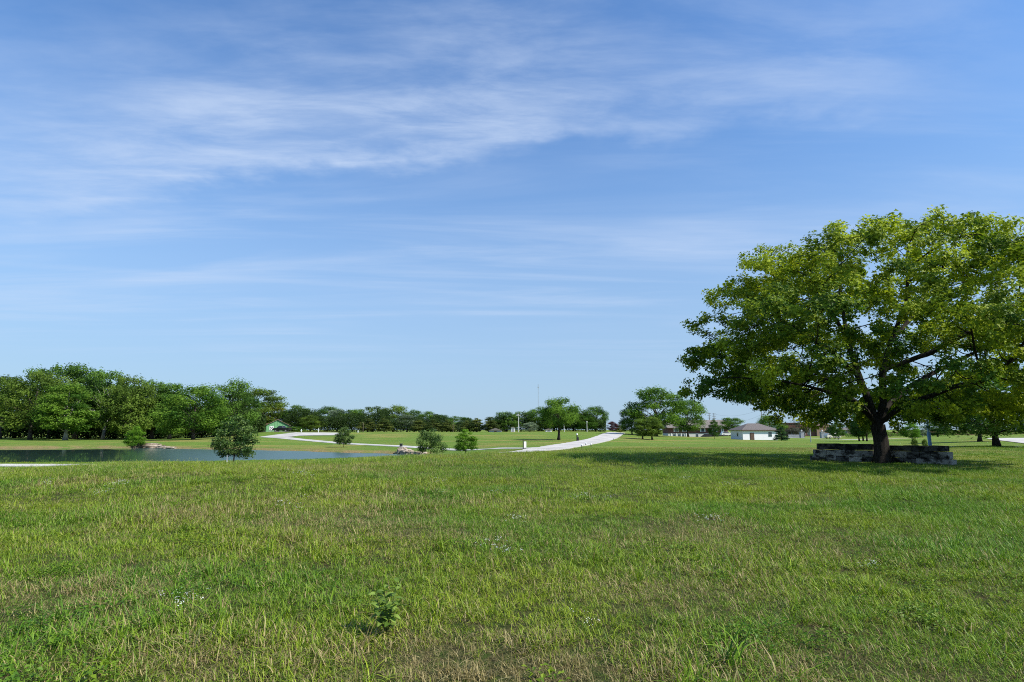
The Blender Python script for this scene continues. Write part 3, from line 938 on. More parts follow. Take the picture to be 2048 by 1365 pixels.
def big_maple():
    r = np.random.default_rng(4)
    hs = np.array([1.9, 2.5, 3.4, 4.8, 6.3, 7.4, 8.7, 9.7, 10.6, 11.3, 11.9])
    rl = np.array([2.0, 4.9, 7.6, 9.4, 9.1, 8.5, 7.2, 6.3, 5.4, 3.8, 0.5])
    rr = np.array([3.4, 6.6, 9.0, 11.0, 11.6, 11.6, 11.2, 10.6, 9.6, 7.6, 3.6])
    rd = np.array([2.5, 5.4, 7.6, 8.8, 9.0, 8.8, 8.0, 7.0, 5.8, 4.2, 1.5])

    def env(h, a):
        c, s = np.cos(a), np.sin(a)
        rx = np.where(c < 0, np.interp(h, hs, rl), np.interp(h, hs, rr))
        ry = np.interp(h, hs, rd)
        q = 1 / np.sqrt((c / rx) ** 2 + (s / ry) ** 2)
        return q * (1 + 0.07 * np.sin(3 * a + 1.3 * h) + 0.06 * np.sin(5 * a - 0.9 * h + 1) + 0.05 * np.sin(9 * a + 2 * h))
    # leaf masses
    cl = []
    while len(cl) < 365:
        h, a = r.uniform(2.3, 11.8), r.uniform(-math.pi, math.pi)
        if h > 11.3 and r.random() < 0.5:
            continue
        q = env(h, a) * r.uniform(0.28, 0.97) ** 0.55
        low = 2.0 + 0.09 * q
        if h < low:
            continue
        c = np.array([q * math.cos(a), q * math.sin(a), h])
        if h < 5.2 and np.hypot(c[0], c[1]) < 2.4:
            continue
        if all(np.linalg.norm((c - o) * [1, 1, 1.5]) > 1.02 for o in cl):
            cl.append(c)
        elif r.random() < 0.02:
            cl.append(c)
    cl = np.array(cl)
    att = np.concatenate([c + r.normal(0, 1, (13, 3)) * [0.62, 0.62, 0.38] for c in cl])
    # skeleton: trunk + first limbs then space colonisation
    P = [np.array([0, 0, -0.2])]
    PA = [-1]

    def chain(start, pts):
        i = start
        for q in pts:
            q = np.array(q, float)
            while np.linalg.norm(q - P[i]) > 0.3:
                d = (q - P[i])
                P.append(P[i] + d / np.linalg.norm(d) * 0.3 + r.normal(0, 0.015, 3))
                PA.append(i)
                i = len(P) - 1
        return i
    f0 = chain(0, [(0.03, 0, 1.0), (0.0, 0.02, 2.1)])
    f1 = chain(f0, [(-0.35, 0.1, 3.2), (-0.75, 0.2, 4.6), (-1.1, 0.2, 6.4)])
    f2 = chain(f0, [(0.35, -0.1, 3.1), (0.35, -0.2, 4.5), (0.9, -0.3, 6.2)])
    chain(f0, [(0.9, 0.5, 2.9), (2.4, 1.0, 3.9), (5.0, 1.6, 5.0), (7.6, 1.8, 6.2)])
    chain(f0, [(-1.0, -0.6, 2.8), (-2.8, -1.3, 3.4), (-5.0, -1.8, 3.9)])
    chain(f0, [(0.6, -1.2, 2.9), (1.6, -3.2, 3.6), (2.6, -4.6, 4.0)])
    chain(f0, [(-0.2, 1.2, 3.0), (-0.6, 3.2, 4.4), (-0.8, 5.0, 5.4)])
    chain(f1, [(-1.8, 0.3, 8.0), (-2.4, 0.2, 9.6)])
    chain(f1, [(-0.7, 1.0, 8.4), (-0.3, 1.6, 10.2)])
    chain(f1 - 6, [(-2.6, -0.6, 5.8), (-4.8, -1.0, 7.0)])
    chain(f2, [(1.4, -0.9, 8.0), (1.7, -1.2, 10.0)])
    chain(f2, [(2.4, 0.4, 7.4), (4.4, 1.0, 9.2)])
    chain(f2 - 5, [(2.8, -0.9, 5.6), (5.4, -1.8, 7.2), (7.0, -2.2, 8.4)])
    P = [np.array(q) for q in P]
    alive = np.ones(len(att), bool)
    near_d, near_i = np.full(len(att), 1e9), np.zeros(len(att), int)

    def upd(ids):
        Q = np.array([P[i] for i in ids])
        dd = np.linalg.norm(att[:, None] - Q[None], axis=2)
        j = dd.argmin(1)
        m = dd[np.arange(len(att)), j]
        b = m < near_d
        near_d[b] = m[b]
        near_i[b] = np.array(ids)[j[b]]
    upd(list(range(len(P))))
    STEP, KILL = 0.30, 0.42
    for it in range(70):
        alive &= near_d > KILL
        act = np.where(alive & (near_d < 6.0))[0]
        if not len(act):
            break
        src, inv = np.unique(near_i[act], return_inverse=True)
        Pn = np.array([P[i] for i in src])
        v = att[act] - Pn[inv]
        v /= np.linalg.norm(v, axis=1)[:, None] + 1e-9
        acc = np.zeros((len(src), 3))
        np.add.at(acc, inv, v)
        acc += r.normal(0, 0.15, acc.shape)
        acc /= np.linalg.norm(acc, axis=1)[:, None] + 1e-9
        new = []
        for k, s in enumerate(src):
            P.append(P[s] + acc[k] * STEP)
            PA.append(int(s))
            new.append(len(P) - 1)
        upd(new)
    P = np.array(P)
    PA = np.array(PA)
    n = len(P)
    # pipe-model radii
    ch = np.zeros(n, int)
    for i in range(1, n):
        ch[PA[i]] += 1
    r2 = np.where(ch == 0, 0.0075 ** 2.0, 0.0)
    for i in range(n - 1, 0, -1):
        if r2[i] == 0:
            r2[i] = 0.0075 ** 2.0
        r2[PA[i]] += r2[i]
    R = r2 ** (1 / 2.0)
    R *= 0.335 / R[3]
    R = np.maximum(R, 0.008)
    flare = np.where(P[:, 2] < 0.8, 1 + 0.45 * np.clip(1 - P[:, 2] / 0.8, 0, 1.3) ** 2, 1.0)
    R = np.where((P[:, 2] < 2.2) & (np.hypot(P[:, 0], P[:, 1]) < 0.5), np.minimum(R, 0.335) * flare, np.minimum(R, np.interp(P[:, 2], [2.1, 3.4], [0.30, 0.21])))
    # branch mesh: one tube piece per segment, sides by thickness
    Vs, Fs = [], []
    nb = 0
    dirs = np.zeros((n, 3))
    dirs[1:] = P[1:] - P[PA[1:]]
    dirs[0] = (0, 0, 1)
    dirs /= np.linalg.norm(dirs, axis=1)[:, None] + 1e-9
    for lo, hi, k in ((0, 0.02, 3), (0.02, 0.08, 5), (0.08, 9, 12)):
        ids = np.where((R >= lo) & (R < hi))[0]
        ids = ids[ids > 0]
        if not len(ids):
            continue
        pa = PA[ids]
        ref = np.array([0.31, 0.87, 0.12])

        def ring(c, d, rad):
            a = np.cross(d, ref)
            a /= np.linalg.norm(a, axis=1)[:, None] + 1e-9
            b = np.cross(d, a)
            th = np.arange(k) * 2 * math.pi / k
            lump = 1 + (0.09 * np.sin(3 * th)[None] * np.sin(c[:, 2:3] * 2.0) if k == 12 else 0)
            return c[:, None] + (a[:, None] * np.cos(th)[None, :, None] + b[:, None] * np.sin(th)[None, :, None]) * (rad[:, None] * lump)[..., None]
        big = np.minimum(R[pa], R[ids] * 1.6)
        A0 = ring(P[pa], np.where((ch[pa] == 1)[:, None], dirs[pa], dirs[ids]), big)
        A1 = ring(P[ids], dirs[ids], R[ids])
        V = np.concatenate([A0, A1], 1).reshape(-1, 3)
        base = nb + np.arange(len(ids))[:, None, None] * (2 * k)
        kk = np.arange(k)
        q = np.stack([kk, (kk + 1) % k, k + (kk + 1) % k, k + kk], -1)[None]
        Fs.append((base + q).reshape(-1, 4))
        Vs.append(V)
        nb += len(V)
    root = empty('maple_tree', TREE_POS, 'big spreading maple with yellow-green leaves growing between two stone walls', 'tree')
    link('trunk', np_mesh('trunk', np.concatenate(Vs), np.concatenate(Fs), True), BARK_DARK, root)
    # leaves on thin wood
    nd = np.ones(n)
    for i in range(n - 1, 0, -1):
        nd[PA[i]] += nd[i]
    thin = np.where((nd <= 7) & (P[:, 2] > 1.7))[0]
    per = max(6, int(190000 / len(thin)))
    src = np.repeat(thin, per)
    m = len(src)
    dr = rand_dirs(m, r)
    pos = P[src] + dr * (0.42 * r.random(m) ** 0.6)[:, None] * [1, 1, 0.7] + [0, 0, -0.03]
    ctr = np.array([0.8, 0, 5.5])
    outw = pos - P[PA[PA[PA[PA[src]]]]]
    outw /= np.linalg.norm(outw, axis=1)[:, None] + 1e-9
    nrm = rand_dirs(m, r) * 0.6 + np.array([0, 0, 0.55]) + outw * 0.8
    nrm /= np.linalg.norm(nrm, axis=1)[:, None]
    size = r.uniform(0.07, 0.205, m)
    # five-pointed flat leaf fan folded along its midrib
    ax = np.cross(nrm, rand_dirs(m, r))
    ax /= np.linalg.norm(ax, axis=1)[:, None] + 1e-9
    bx = np.cross(nrm, ax)
    s = size[:, None]
    pts = [pos - ax * s * 0.45, pos + bx * s * 0.5 + nrm * s * 0.14 - ax * s * 0.05, pos + bx * s * 0.2 + ax * s * 0.12, pos + ax * s * 0.58 - nrm * s * 0.12,
           pos - bx * s * 0.2 + ax * s * 0.12, pos - bx * s * 0.5 + nrm * s * 0.14 - ax * s * 0.05]
    V = np.stack(pts, 1).reshape(-1, 3)
    i = np.arange(m)[:, None] * 6
    Fc = np.concatenate([i + np.array([[0, 1, 2]]), i + np.array([[0, 2, 3]]), i + np.array([[0, 3, 4]]), i + np.array([[0, 4, 5]])], 1).reshape(-1, 3)
    me = np_mesh('crown', V, Fc)
    tone = np.clip(0.28 + 0.25 * (pos[:, 2] - 3) / 9 + (vnoise(pos[:, 0] + pos[:, 2], pos[:, 1] - pos[:, 2], 1.7, 2) - 0.5) * 1.1 + r.uniform(-.25, .3, m), 0, 1)  # tone rises with height: crown-top light painted into leaf colour; clumps vary at random
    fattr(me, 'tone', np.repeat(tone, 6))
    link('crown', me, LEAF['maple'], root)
    print('maple nodes', n, 'leaves', m)


big_maple()

# ------------------------------------------------------------------ stone walls round the maple
STONE = []
for k, (a, b_) in enumerate((((0.32, 0.30, 0.27), (0.035, 0.034, 0.03)), ((0.30, 0.28, 0.25), (0.025, 0.024, 0.022)), ((0.42, 0.39, 0.34), (0.04, 0.038, 0.034)), ((0.12, 0.115, 0.105), (0.016, 0.016, 0.015)))):
    STONE.append(M('limestone_%d' % k, a, 0.9, 0.5, 2.0, 0.7, 0.15, col2=b_, bscale=9, world=True, stretch=(1, 1, 1.8)))
CAP = M('limestone_cap', (0.07, 0.068, 0.062), 0.92, 0.5, 3.0, 0.7, 0.12, col2=(0.015, 0.015, 0.015), bscale=9, world=True)


def block_mesh(l, d, h, r):
    """rough-hewn block: bevelled box with uneven faces"""
    bm = bmesh.new()
    bmesh.ops.create_cube(bm, size=1.0)
    for v in bm.verts:
        v.co = Vector((v.co.x * l, v.co.y * d, v.co.z * h))
    bmesh.ops.bevel(bm, geom=list(bm.edges), offset=0.018, segments=1, affect='EDGES', profile=0.5)
    for v in bm.verts:
        v.co += Vector((r.normal(0, 0.006), r.normal(0, 0.009), r.normal(0, 0.005)))
    me = bpy.data.meshes.new('block')
    bm.to_mesh(me)
    bm.free()
    return me


def stone_wall(label, a, b_, courses, seed, step_a=0.0, step_b=0.0, depth=0.42):
    """dry-stacked wall between two spots; courses: (height, is_cap)"""
    r = np.random.default_rng(seed)
    a, b_ = Vector(a), Vector(b_)
    L = (b_.xy - a.xy).length
    rz = math.atan2(b_.y - a.y, b_.x - a.x)
    root = empty('stone_wall', a, label, 'wall', rz=rz)
    z = -0.10
    nco = len(courses)
    for ci, (h, cap) in enumerate(courses):
        x = -step_a * (nco - 1 - ci)
        end = L + step_b * (nco - 1 - ci)
        first = True
        while x < end - 0.05:
            l = r.uniform(0.5, 1.0) if not cap else r.uniform(0.8, 1.4)
            if first and ci % 2:
                l *= 0.6
            first = False
            if end - (x + l) < 0.3:
                l = end - x
            zz_ = z + (b_.z - a.z) * (x / L)
            o = link('block', block_mesh(l - 0.014, depth * r.uniform(0.93, 1.05) + (0.06 if cap else 0), h - 0.012, r), CAP if cap else STONE[r.integers(0, 4)], root)
            o.location = (x + l / 2, r.normal(0, 0.012), zz_ + h / 2)
            o.rotation_euler = (r.normal(0, 0.008), r.normal(0, 0.006), r.normal(0, 0.01))
            x += l
        z += h
    return root


stone_wall('weathered stone block wall left of the maple trunk', G(1634, 30.2), G(1741, 30.0), [(0.36, 0), (0.33, 0), (0.31, 1)], 2, 0.2, 0.0)
stone_wall('weathered stone block wall right of the maple trunk, stepping towards the camera', G(1774, 29.9), G(1889, 27.4), [(0.36, 0), (0.34, 0), (0.28, 1)], 7, 0.0, 0.14)

# ------------------------------------------------------------------ buildings
WHITE = M('white_siding', (0.84, 0.81, 0.82), 0.6, 0.04, 0.6, 0.0, 0.3, stretch=(.4, .4, 8))
WHITE_TRIM = M('white_trim', (0.80, 0.80, 0.79), 0.5, 0.05)
ROOF = M('roof_shingles', (0.165, 0.145, 0.135), 0.9, 0.35, 5.0, 0.5, 0.15)
ROOF_GREY = M('roof_grey_shingles', (0.22, 0.19, 0.17), 0.9, 0.35, 5.0, 0.5, 0.15)
BROWN = M('brown_paint', (0.09, 0.055, 0.04), 0.6, 0.2)
BRICK = M('red_brick', (0.16, 0.075, 0.062), 0.85, 0.4, 6.0, 0.4, 0.2)
BRICK_TAN = M('tan_brick', (0.30, 0.20, 0.145), 0.85, 0.3, 6.0, 0.4, 0.2)
GLASS = M('window_glass', (0.05, 0.07, 0.09), 0.08, 0.2, spec=0.9)
DARK = M('dark_trim', (0.03, 0.03, 0.032), 0.6, 0.2)
GREY = M('grey_stone', (0.33, 0.34, 0.36), 0.85, 0.25)
STEEL = M('galvanised_steel', (0.42, 0.44, 0.46), 0.5, 0.15, metal=0.3)
WOOD = M('pole_wood', (0.17, 0.135, 0.105), 0.9, 0.4, 4.0, stretch=(4, 4, 0.5))
PALE_POST = M('pale_post', (0.55, 0.54, 0.5), 0.8, 0.2)
GREEN = M('barn_green', (0.17, 0.37, 0.18), 0.7, 0.25, 2.0, stretch=(8, 8, 0.6))
RUST = M('rusty_roof', (0.22, 0.15, 0.11), 0.8, 0.4, 2.0)


def window(parent, x, z, w, h, y, shutters=False, trim=None):
    wn = MB().box(x - w / 2 - .06, x + w / 2 + .06, y - .05, y + .02, z - .06, z + h + .06).build('window', trim or WHITE_TRIM, parent)
    MB().box(x - w / 2, x + w / 2, y - .075, y - .04, z, z + h * .48).build('pane', GLASS, wn)
    MB().box(x - w / 2, x + w / 2, y - .075, y - .04, z + h * .52, z + h).build('pane', GLASS, wn)
    if shutters:
        for s in (-1, 1):
            MB().box(x + s * (w / 2 + .28) - .2, x + s * (w / 2 + .28) + .2, y - .06, y + .02, z - .05, z + h + .05).build('shutter', WHITE_TRIM, parent)
    return wn


def hip_roof(w, d, ov, z0, hgt, ridge):
    mb = MB()
    x, y = w / 2 + ov, d / 2 + ov
    mb.add([(-x, -y, z0), (x, -y, z0), (x, y, z0), (-x, y, z0), (-ridge / 2, 0, z0 + hgt), (ridge / 2, 0, z0 + hgt), (-x, -y, z0 - .12), (x, -y, z0 - .12), (x, y, z0 - .12), (-x, y, z0 - .12)],
           [(0, 1, 5, 4), (1, 2, 5), (2, 3, 4, 5), (3, 0, 4), (0, 6, 7, 1), (1, 7, 8, 2), (2, 8, 9, 3), (3, 9, 6, 0), (9, 8, 7, 6)])
    return mb


# white shed
pa = G(1515, 153)
shed = empty('white_shed', (pa.x, pa.y + 2.5, H(pa.x, 151) - .25), 'white shed with brown hip roof beside a small spruce', 'shed', rz=math.radians(7))
MB().box(-4.9, 4.9, -3.2, 3.2, -.3, 2.75).build('wall', WHITE, shed)
hip_roof(9.8, 6.4, .45, 2.87, 1.75, 3.2).build('roof', ROOF, shed)
MB().box(-5.37, 5.37, -3.68, -3.62, 2.66, 2.9).build('fascia', BROWN, shed)
dr = MB().box(-2.9, -1.75, -3.28, -3.18, -.1, 2.12).build('door', BROWN, shed)
MB().box(-2.72, -1.93, -3.31, -3.275, .25, 1.95).build('panel', M('door_panel', (0.12, 0.075, 0.055), 0.6), dr)
window(shed, 2.75, 1.15, .95, 1.15, -3.2)
w2 = MB().box(-4.98, -4.88, -1.1, -.2, 1.1, 2.25).build('window', WHITE_TRIM, shed)
MB().box(-5.0, -4.97, -1.0, -.3, 1.2, 2.15).build('pane', GLASS, w2)
MB().tube([(1.2, .6, 4.0), (1.2, .6, 4.95)], .07, 6).build('vent_pipe', STEEL, shed)
MB().box(-5.0, 5.0, -3.28, 3.28, -.35, .12).build('footing', GREY, shed)

# brick house
pa = G(1402, 252)
house = empty('brick_house', (pa.x, pa.y + 4, pa.z - .3), 'brick house with grey shingle roof and pale lower storey behind the trees', 'house')
MB().box(-14.5, 11.5, -4.5, 5, -.5, 2.25).build('lower_wall', M('cream_wall', (0.62, 0.60, 0.55), 0.8, 0.1), house)
MB().box(-14.56, 11.56, -4.56, 5.06, 2.25, 4.75).build('upper_wall', BRICK, house)
mb = MB()
mb.prism([(-5.6, 4.7), (0.2, 8.1), (6.0, 4.7), (6.0, 4.5), (-5.6, 4.5)], -15.2, 12.2)
mb.v = [(y, x, z) for x, y, z in mb.v]
mb.build('roof', ROOF_GREY, house)
for x in (-11.0, -7.3, 0.6, 5.8):
    window(house, x, 3.0, 1.3, 1.35, -4.58, True)
dr = MB().box(8.6, 9.7, -4.66, -4.54, 2.5, 4.6).build('door', WHITE_TRIM, house)
MB().box(8.85, 9.45, -4.69, -4.65, 3.2, 4.4).build('pane', GLASS, dr)
for x in (-11.9, -9.8, -8.0, -1.9):
    window(house, x, .5, 1.0, 1.4, -4.52)
for x in (-13.2, -10.9, -8.9, -6.6):
    MB().box(x - .15, x + .15, -4.72, -4.5, -.3, 2.25).build('pilaster', WHITE_TRIM, house)
MB().box(-1.2, .1, .4, 1.6, 7.2, 9.0).build('chimney', BRICK, house)
mb = MB()
mb.prism([(-3.0, -.2), (9.5, -.2), (9.5, 1.5), (1.5, 1.9), (-.6, 1.8), (-3.0, .2)], -8.4, -7.8)
w_ = mb.build('retaining_wall', M('dark_stone', (0.035, 0.033, 0.04), 0.9, 0.4), None, (pa.x, pa.y + 2, pa.z - .1))
tag(w_, 'dark sloping retaining wall in front of the brick house', 'wall')
mb = MB()
for k in range(7):
    mb.box(9.2 + k * .8, 9.3 + k * .8, -8.1, -8.0, -.3, 1.5)
mb.box(9.2, 14.1, -8.12, -7.98, 1.2, 1.3).box(9.2, 14.1, -8.12, -7.98, .5, .6)
f_ = mb.build('fence', M('fence_wood', (0.32, 0.24, 0.2), 0.9), None, (pa.x, pa.y + 2, H(pa.x + 11, pa.y - 6)))
tag(f_, 'short wooden fence between the brick house and the white car', 'fence')

# green barn with lean-to
pa = G(546, 187)
barn = empty('green_barn', (pa.x, pa.y + 3, pa.z - .15), 'small green gabled barn with patterned white panels at the wood edge', 'barn', rz=math.radians(24))
prof = [(-3.4, 0), (3.4, 0), (3.4, 2.2), (0, 3.9), (-3.4, 2.2)]
MB().prism(prof, -3, 3).build('wall', GREEN, barn)
for s in (-1, 1):
    mb = MB()
    mb.prism([(s * -.1, 4.1), (s * 4.0, 2.05), (s * 4.0, 1.9), (s * -.1, 3.95)], -3.4, 3.2)
    mb.build('roof', RUST, barn)
for i in range(9):
    x = -3.2 + i * .8
    MB().box(x - .04, x + .04, -3.05, -3.0, .05, 2.25 + (3.4 - abs(x)) * .45).build('batten', M('barn_batten', (0.10, 0.34, 0.12), 0.7), barn)
for x in (-1.75, 1.6):
    pn = MB().box(x - .62, x + .62, -3.12, -3.06, .5, 1.85).build('panel', WHITE_TRIM, barn)
    mb = MB()
    for (dx, dz) in ((-.3, .35), (.3, .35), (-.3, 1.0), (.3, 1.0), (0, .68)):
        mb.prism([(x + dx - .2, .5 + dz), (x + dx, .5 + dz - .22), (x + dx + .2, .5 + dz), (x + dx, .5 + dz + .22)], -3.15, -3.12)
    mb.build('pattern', M('quilt_dark', (0.10, 0.09, 0.12), 0.7), pn)
lt = empty('lean_to', (pa.x - 4.8, pa.y + 1.8, pa.z - .15), 'brown open lean-to with low metal roof left of the green barn', 'lean-to')
MB().prism([(-1.8, 2.1), (1.4, 2.7), (1.4, 2.58), (-1.8, 1.98)], -2.8, 2.5).build('roof', RUST, lt)
MB().box(-1.7, 1.3, 2.1, 2.2, 0, 2.1).build('back_wall', BROWN, lt)
for x in (-1.6, 1.25):
    MB().box(x - .08, x + .08, -2.6, -2.44, 0, 2.1 if x < 0 else 2.6).build('post', WOOD, lt)

# brick building far right and its lower wing
pa = G(1640, 262)
bb = empty('brick_building', (pa.x, pa.y + 5, pa.z - .4), 'low flat-roofed brown brick building with a tan gable behind the shed spruce', 'building')
MB().box(-14, -1.5, -4, 6, 0, 6.1).build('wall', BRICK, bb)
MB().box(-14.3, -1.2, -4.3, 6.3, 6.1, 6.45).build('parapet', M('brick_cap', (0.12, 0.05, 0.045), 0.8), bb)
MB().prism([(-1.4, 0), (7.5, 0), (7.5, 4.6), (3.0, 6.3), (-1.4, 4.6)], -5, 6).build('tan_gable', BRICK_TAN, bb)
MB().box(-13, -2, -4.06, -3.98, 2.6, 3.2).build('dark_band', DARK, bb)
for x in (-12, -9.5, -7, -4.5):
    window(bb, x, .9, 1.3, 1.4, -4.02)
MB().prism([(1.0, 4.0), (2.8, 5.4), (2.8, 4.0)], -5.06, -5.0).build('gable_vent', M('vent_brown', (0.09, 0.035, 0.02), 0.8), bb)
pa = G(1705, 258)
wing = empty('brick_wing', (pa.x, pa.y + 4, pa.z - .3), 'low reddish brick building glimpsed behind the slim trunks', 'building')
MB().box(-5, 14, -3, 4, 0, 3.0).build('wall', BRICK_TAN, wing)
hip_roof(19, 7, .5, 3.0, 1.3, 8).build('roof', ROOF, wing, (4.5, .5, 0))
for x in (-2.5, 1.5, 6, 10):
    window(wing, x, 1.0, 1.2, 1.3, -3.02)

# long brick boundary wall on the right, in bays
pa, pb = G(1770, 235), G(2200, 235)
bw = empty('boundary_wall', pa, 'long low brick boundary wall along the far right skyline', 'wall', rz=math.atan2(pb.y - pa.y, pb.x - pa.x))
L = (pb - pa).length
nb_ = 16
for i in range(nb_):
    z = (pb.z - pa.z) * i / nb_
    MB().box(i * L / nb_ + .2, (i + 1) * L / nb_ - .2, -.12, .12, z - .8, z + 1.75).build('panel', BRICK, bw)
    MB().box(i * L / nb_ - .22, i * L / nb_ + .22, -.22, .22, z - .8, z + 2.0).build('pier', BRICK_TAN, bw)

# far pale sheds glimpsed between the trunks of the middle clump
for px, w, h, lab, mt in ((991, 4.0, .7, 'low grey shed glimpsed under the left of the middle clump', GREY), (1026, 1.3, 1.6, 'narrow white shed glimpsed beside the wooden pole', WHITE_TRIM),
                          (1097, 2.0, .8, 'white shed glimpsed behind the lone lawn tree', WHITE_TRIM)):
    pa = G(px, 186)
    s_ = empty('far_shed', (pa.x, pa.y, pa.z - .2), lab, 'shed')
    MB().box(-w / 2, w / 2, -1.5, 1.5, 0, h).build('wall', mt, s_)
    MB().prism([(-w / 2 - .2, h), (w / 2 + .2, h), (0, h + .2 * w)], -1.7, 1.7).build('roof', ROOF_GREY, s_)
    MB().box(-.4, .4, -1.54, -1.5, .1, h * .8).build('door', GREY if mt is WHITE_TRIM else BROWN, s_)

# ------------------------------------------------------------------ vehicles
TYRE = M('tyre', (0.02, 0.02, 0.02), 0.9)
RIM = M('rim', (0.45, 0.45, 0.47), 0.35, metal=0.6)


def car(name, label, cat, pos, rz, paint, prof, cabin, length, width=1.8, wheel=.34):
    root = empty(name, pos, label, cat, rz=rz)
    MB().prism(prof, -width / 2, width / 2).build('body', paint, root, bevel=.05)
    MB().prism(cabin, -width / 2 - .015, width / 2 + .015).build('side_glass', GLASS, root)
    for x in (-length * .31, length * .31):
        for y in (-width / 2 + .08, width / 2 - .08):
            tw = MB().tube([(x, y - .11, wheel), (x, y + .11, wheel)], wheel, 16).build('wheel', TYRE, root)
            MB().tube([(x, y - .125, wheel), (x, y + .125, wheel)], wheel * .58, 12).build('rim', RIM, tw)
    for y in (-width / 2 + .3, width / 2 - .3):
        MB().box(length / 2 - .12, length / 2 + .01, y - .16, y + .16, .62, .8).build('headlight', RIM, root)
    return root


SUVP = [(-2.3, .35), (2.3, .35), (2.35, .7), (2.2, .95), (1.2, 1.08), (.55, 1.6), (-1.7, 1.66), (-2.2, 1.15), (-2.35, .8)]
SUVC = [(1.0, 1.1), (.45, 1.52), (-1.6, 1.57), (-2.0, 1.15)]
PICK = [(-2.7, .5), (2.7, .5), (2.72, .95), (2.5, 1.15), (1.3, 1.25), (.7, 1.85), (-.5, 1.88), (-.75, 1.25), (-2.7, 1.25)]
PICC = [(1.1, 1.27), (.6, 1.76), (-.42, 1.79), (-.6, 1.27)]
paint_w = M('white_car_paint', (0.80, 0.80, 0.80), 0.25, 0.03, spec=0.6)
paint_d = M('dark_car_paint', (0.018, 0.016, 0.02), 0.3, 0.1, spec=0.6)
paint_t = M('cream_car_paint', (0.66, 0.6, 0.5), 0.3, 0.05, spec=0.6)
car('parked_car', 'white car parked on the grass right of the brick house', 'car', G(1453, 236), 0.0, paint_w, SUVP, SUVC, 4.7)
car('pickup_truck', 'dark pickup truck parked in front of the green barn', 'truck', G(564, 181.5), math.pi * .97, paint_d, PICK, PICC, 5.4, 1.9, .4)
car('parked_car', 'cream car parked by the grey pillar below the dark conifer', 'car', G(1664, 178), 0.1, paint_t, SUVP, SUVC, 4.4)

# grey gate pillars
for px, lab in ((1603, 'grey gate pillar with round finial in front of the brick building'), (1644, 'grey gate pillar left of the dark conifer'), (1671, 'grey gate pillar right of the cream car')):
    pa = G(px, 190)
    o = empty('gate_pillar', (pa.x, pa.y, pa.z - .1), lab, 'pillar')
    MB().box(-.55, .55, -.55, .55, 0, 1.9).build('shaft', GREY, o)
    MB().box(-.66, .66, -.66, .66, 1.9, 2.1).build('cap', GREY, o)
    MB().tube([(0, 0, 2.1), (0, 0, 2.25), (0, 0, 2.45), (0, 0, 2.65), (0, 0, 2.75)], [.08, .22, .28, .2, .05], 10).build('finial', PALE_POST, o)
pa, pb = G(1576, 192), G(1600, 192)
gw = MB().box(0, (pb - pa).length, -.15, .15, -.4, 1.0).build('garden_wall', GREY, None, pa)
tag(gw, 'low grey wall running left from the gate pillar', 'wall')

# ------------------------------------------------------------------ poles, wires, mast, signs
def pole(name, label, px, D, top, r0=.14, arm=0.0, mat=None, lean=0.0, lamp=False, cat='pole', arms=1):
    pa = G(px, D)
    h = zpix(px, top, D) - pa.z
    o = empty(name, pa, label, cat)
    MB().tube([(0, 0, -.3), (lean * h * .5, 0, h * .5), (lean * h, 0, h)], [r0, r0 * .85, r0 * .7], 10).build('shaft', mat or WOOD, o)
    for k in range(arms if arm else 0):
        z = h - .35 - k * 1.1
        ca = MB().box(-arm, arm, -.24, -.12, z - .06, z + .06).build('crossarm', mat or WOOD, o)
        for s in (-.9, -.45, .45, .9):
            MB().tube([(s * arm, -.18, z + .06), (s * arm, -.18, z + .25)], .05, 6).build('insulator', GREY, ca)
    if lamp:
        MB().tube([(lean * h, 0, h), (lean * h, 0, h + .1), (lean * h, 0, h + .4), (lean * h, 0, h + .5)], [.12, .22, .2, .05], 10).build('lamp_head', PALE_POST, o)
    return o, pa, h


UT = 'utility poles on the skyline'
_, a1, h1 = pole('utility_pole', 'utility pole, left one of two above the brick house roof', 1420, 275, 826, .2, 0.9, WOOD, arms=3)
_, a2, h2 = pole('utility_pole', 'utility pole, right one of two above the brick house roof', 1429.5, 275, 827, .2, 0.9, WOOD, arms=3)
_, a3, h3 = pole('utility_pole', 'dark utility pole with crossarm behind the white shed', 1525, 240, 820, .18, 1.5, WOOD)
_, a4, h4 = pole('utility_pole', 'pale short utility pole right above the shed roof', 1537, 232, 832, .15, 1.2, PALE_POST)
pole('utility_pole', 'pale wooden pole with short crossarm in the middle clump', 1037, 178, 829, .15, .7, PALE_POST)
pole('light_post', 'pale leaning post behind the lone lawn tree', 1129, 178, 842, .11, 0, PALE_POST, lean=-.08)
pole('light_post', 'pale lamp post at the right of the middle clump', 1174, 176, 846, .13, 0, PALE_POST, lamp=True, cat='lamp')
pole('utility_pole', 'thin grey pole at the right end of the far line', 906, 190, 837, .08, 0, WOOD)
pole('utility_pole', 'thin grey pole under the far line behind the mown lawn', 726, 186, 846, .09, 0, WOOD)
pole('light_post', 'slim grey post with dark foot standing on the lawn left of the stone wall', 1620, 100, 847, .07, 0, STEEL)
o, a5, h5 = pole('flag_pole', 'tall blue-grey pole standing behind the right stone wall', 1857, 62, 760, .11, 0, M('pole_blue', (0.22, 0.30, 0.38), 0.5, 0.15), cat='pole')
MB().tube([(0, 0, 0), (0, 0, 1.5)], [.17, .17], 10).build('sleeve', M('pole_sleeve', (0.16, 0.28, 0.42), 0.6, 0.15), o)
a6 = G(1900, 232)


def wire(label, p, q, sag):
    pts = [p.lerp(q, s) - Vector((0, 0, 4 * sag * s * (1 - s))) for s in np.linspace(0, 1, 16)]
    w = MB().tube(pts, .022, 4, False).build('power_wire', DARK)
    return tag(w, label, 'wire', 'overhead wires')


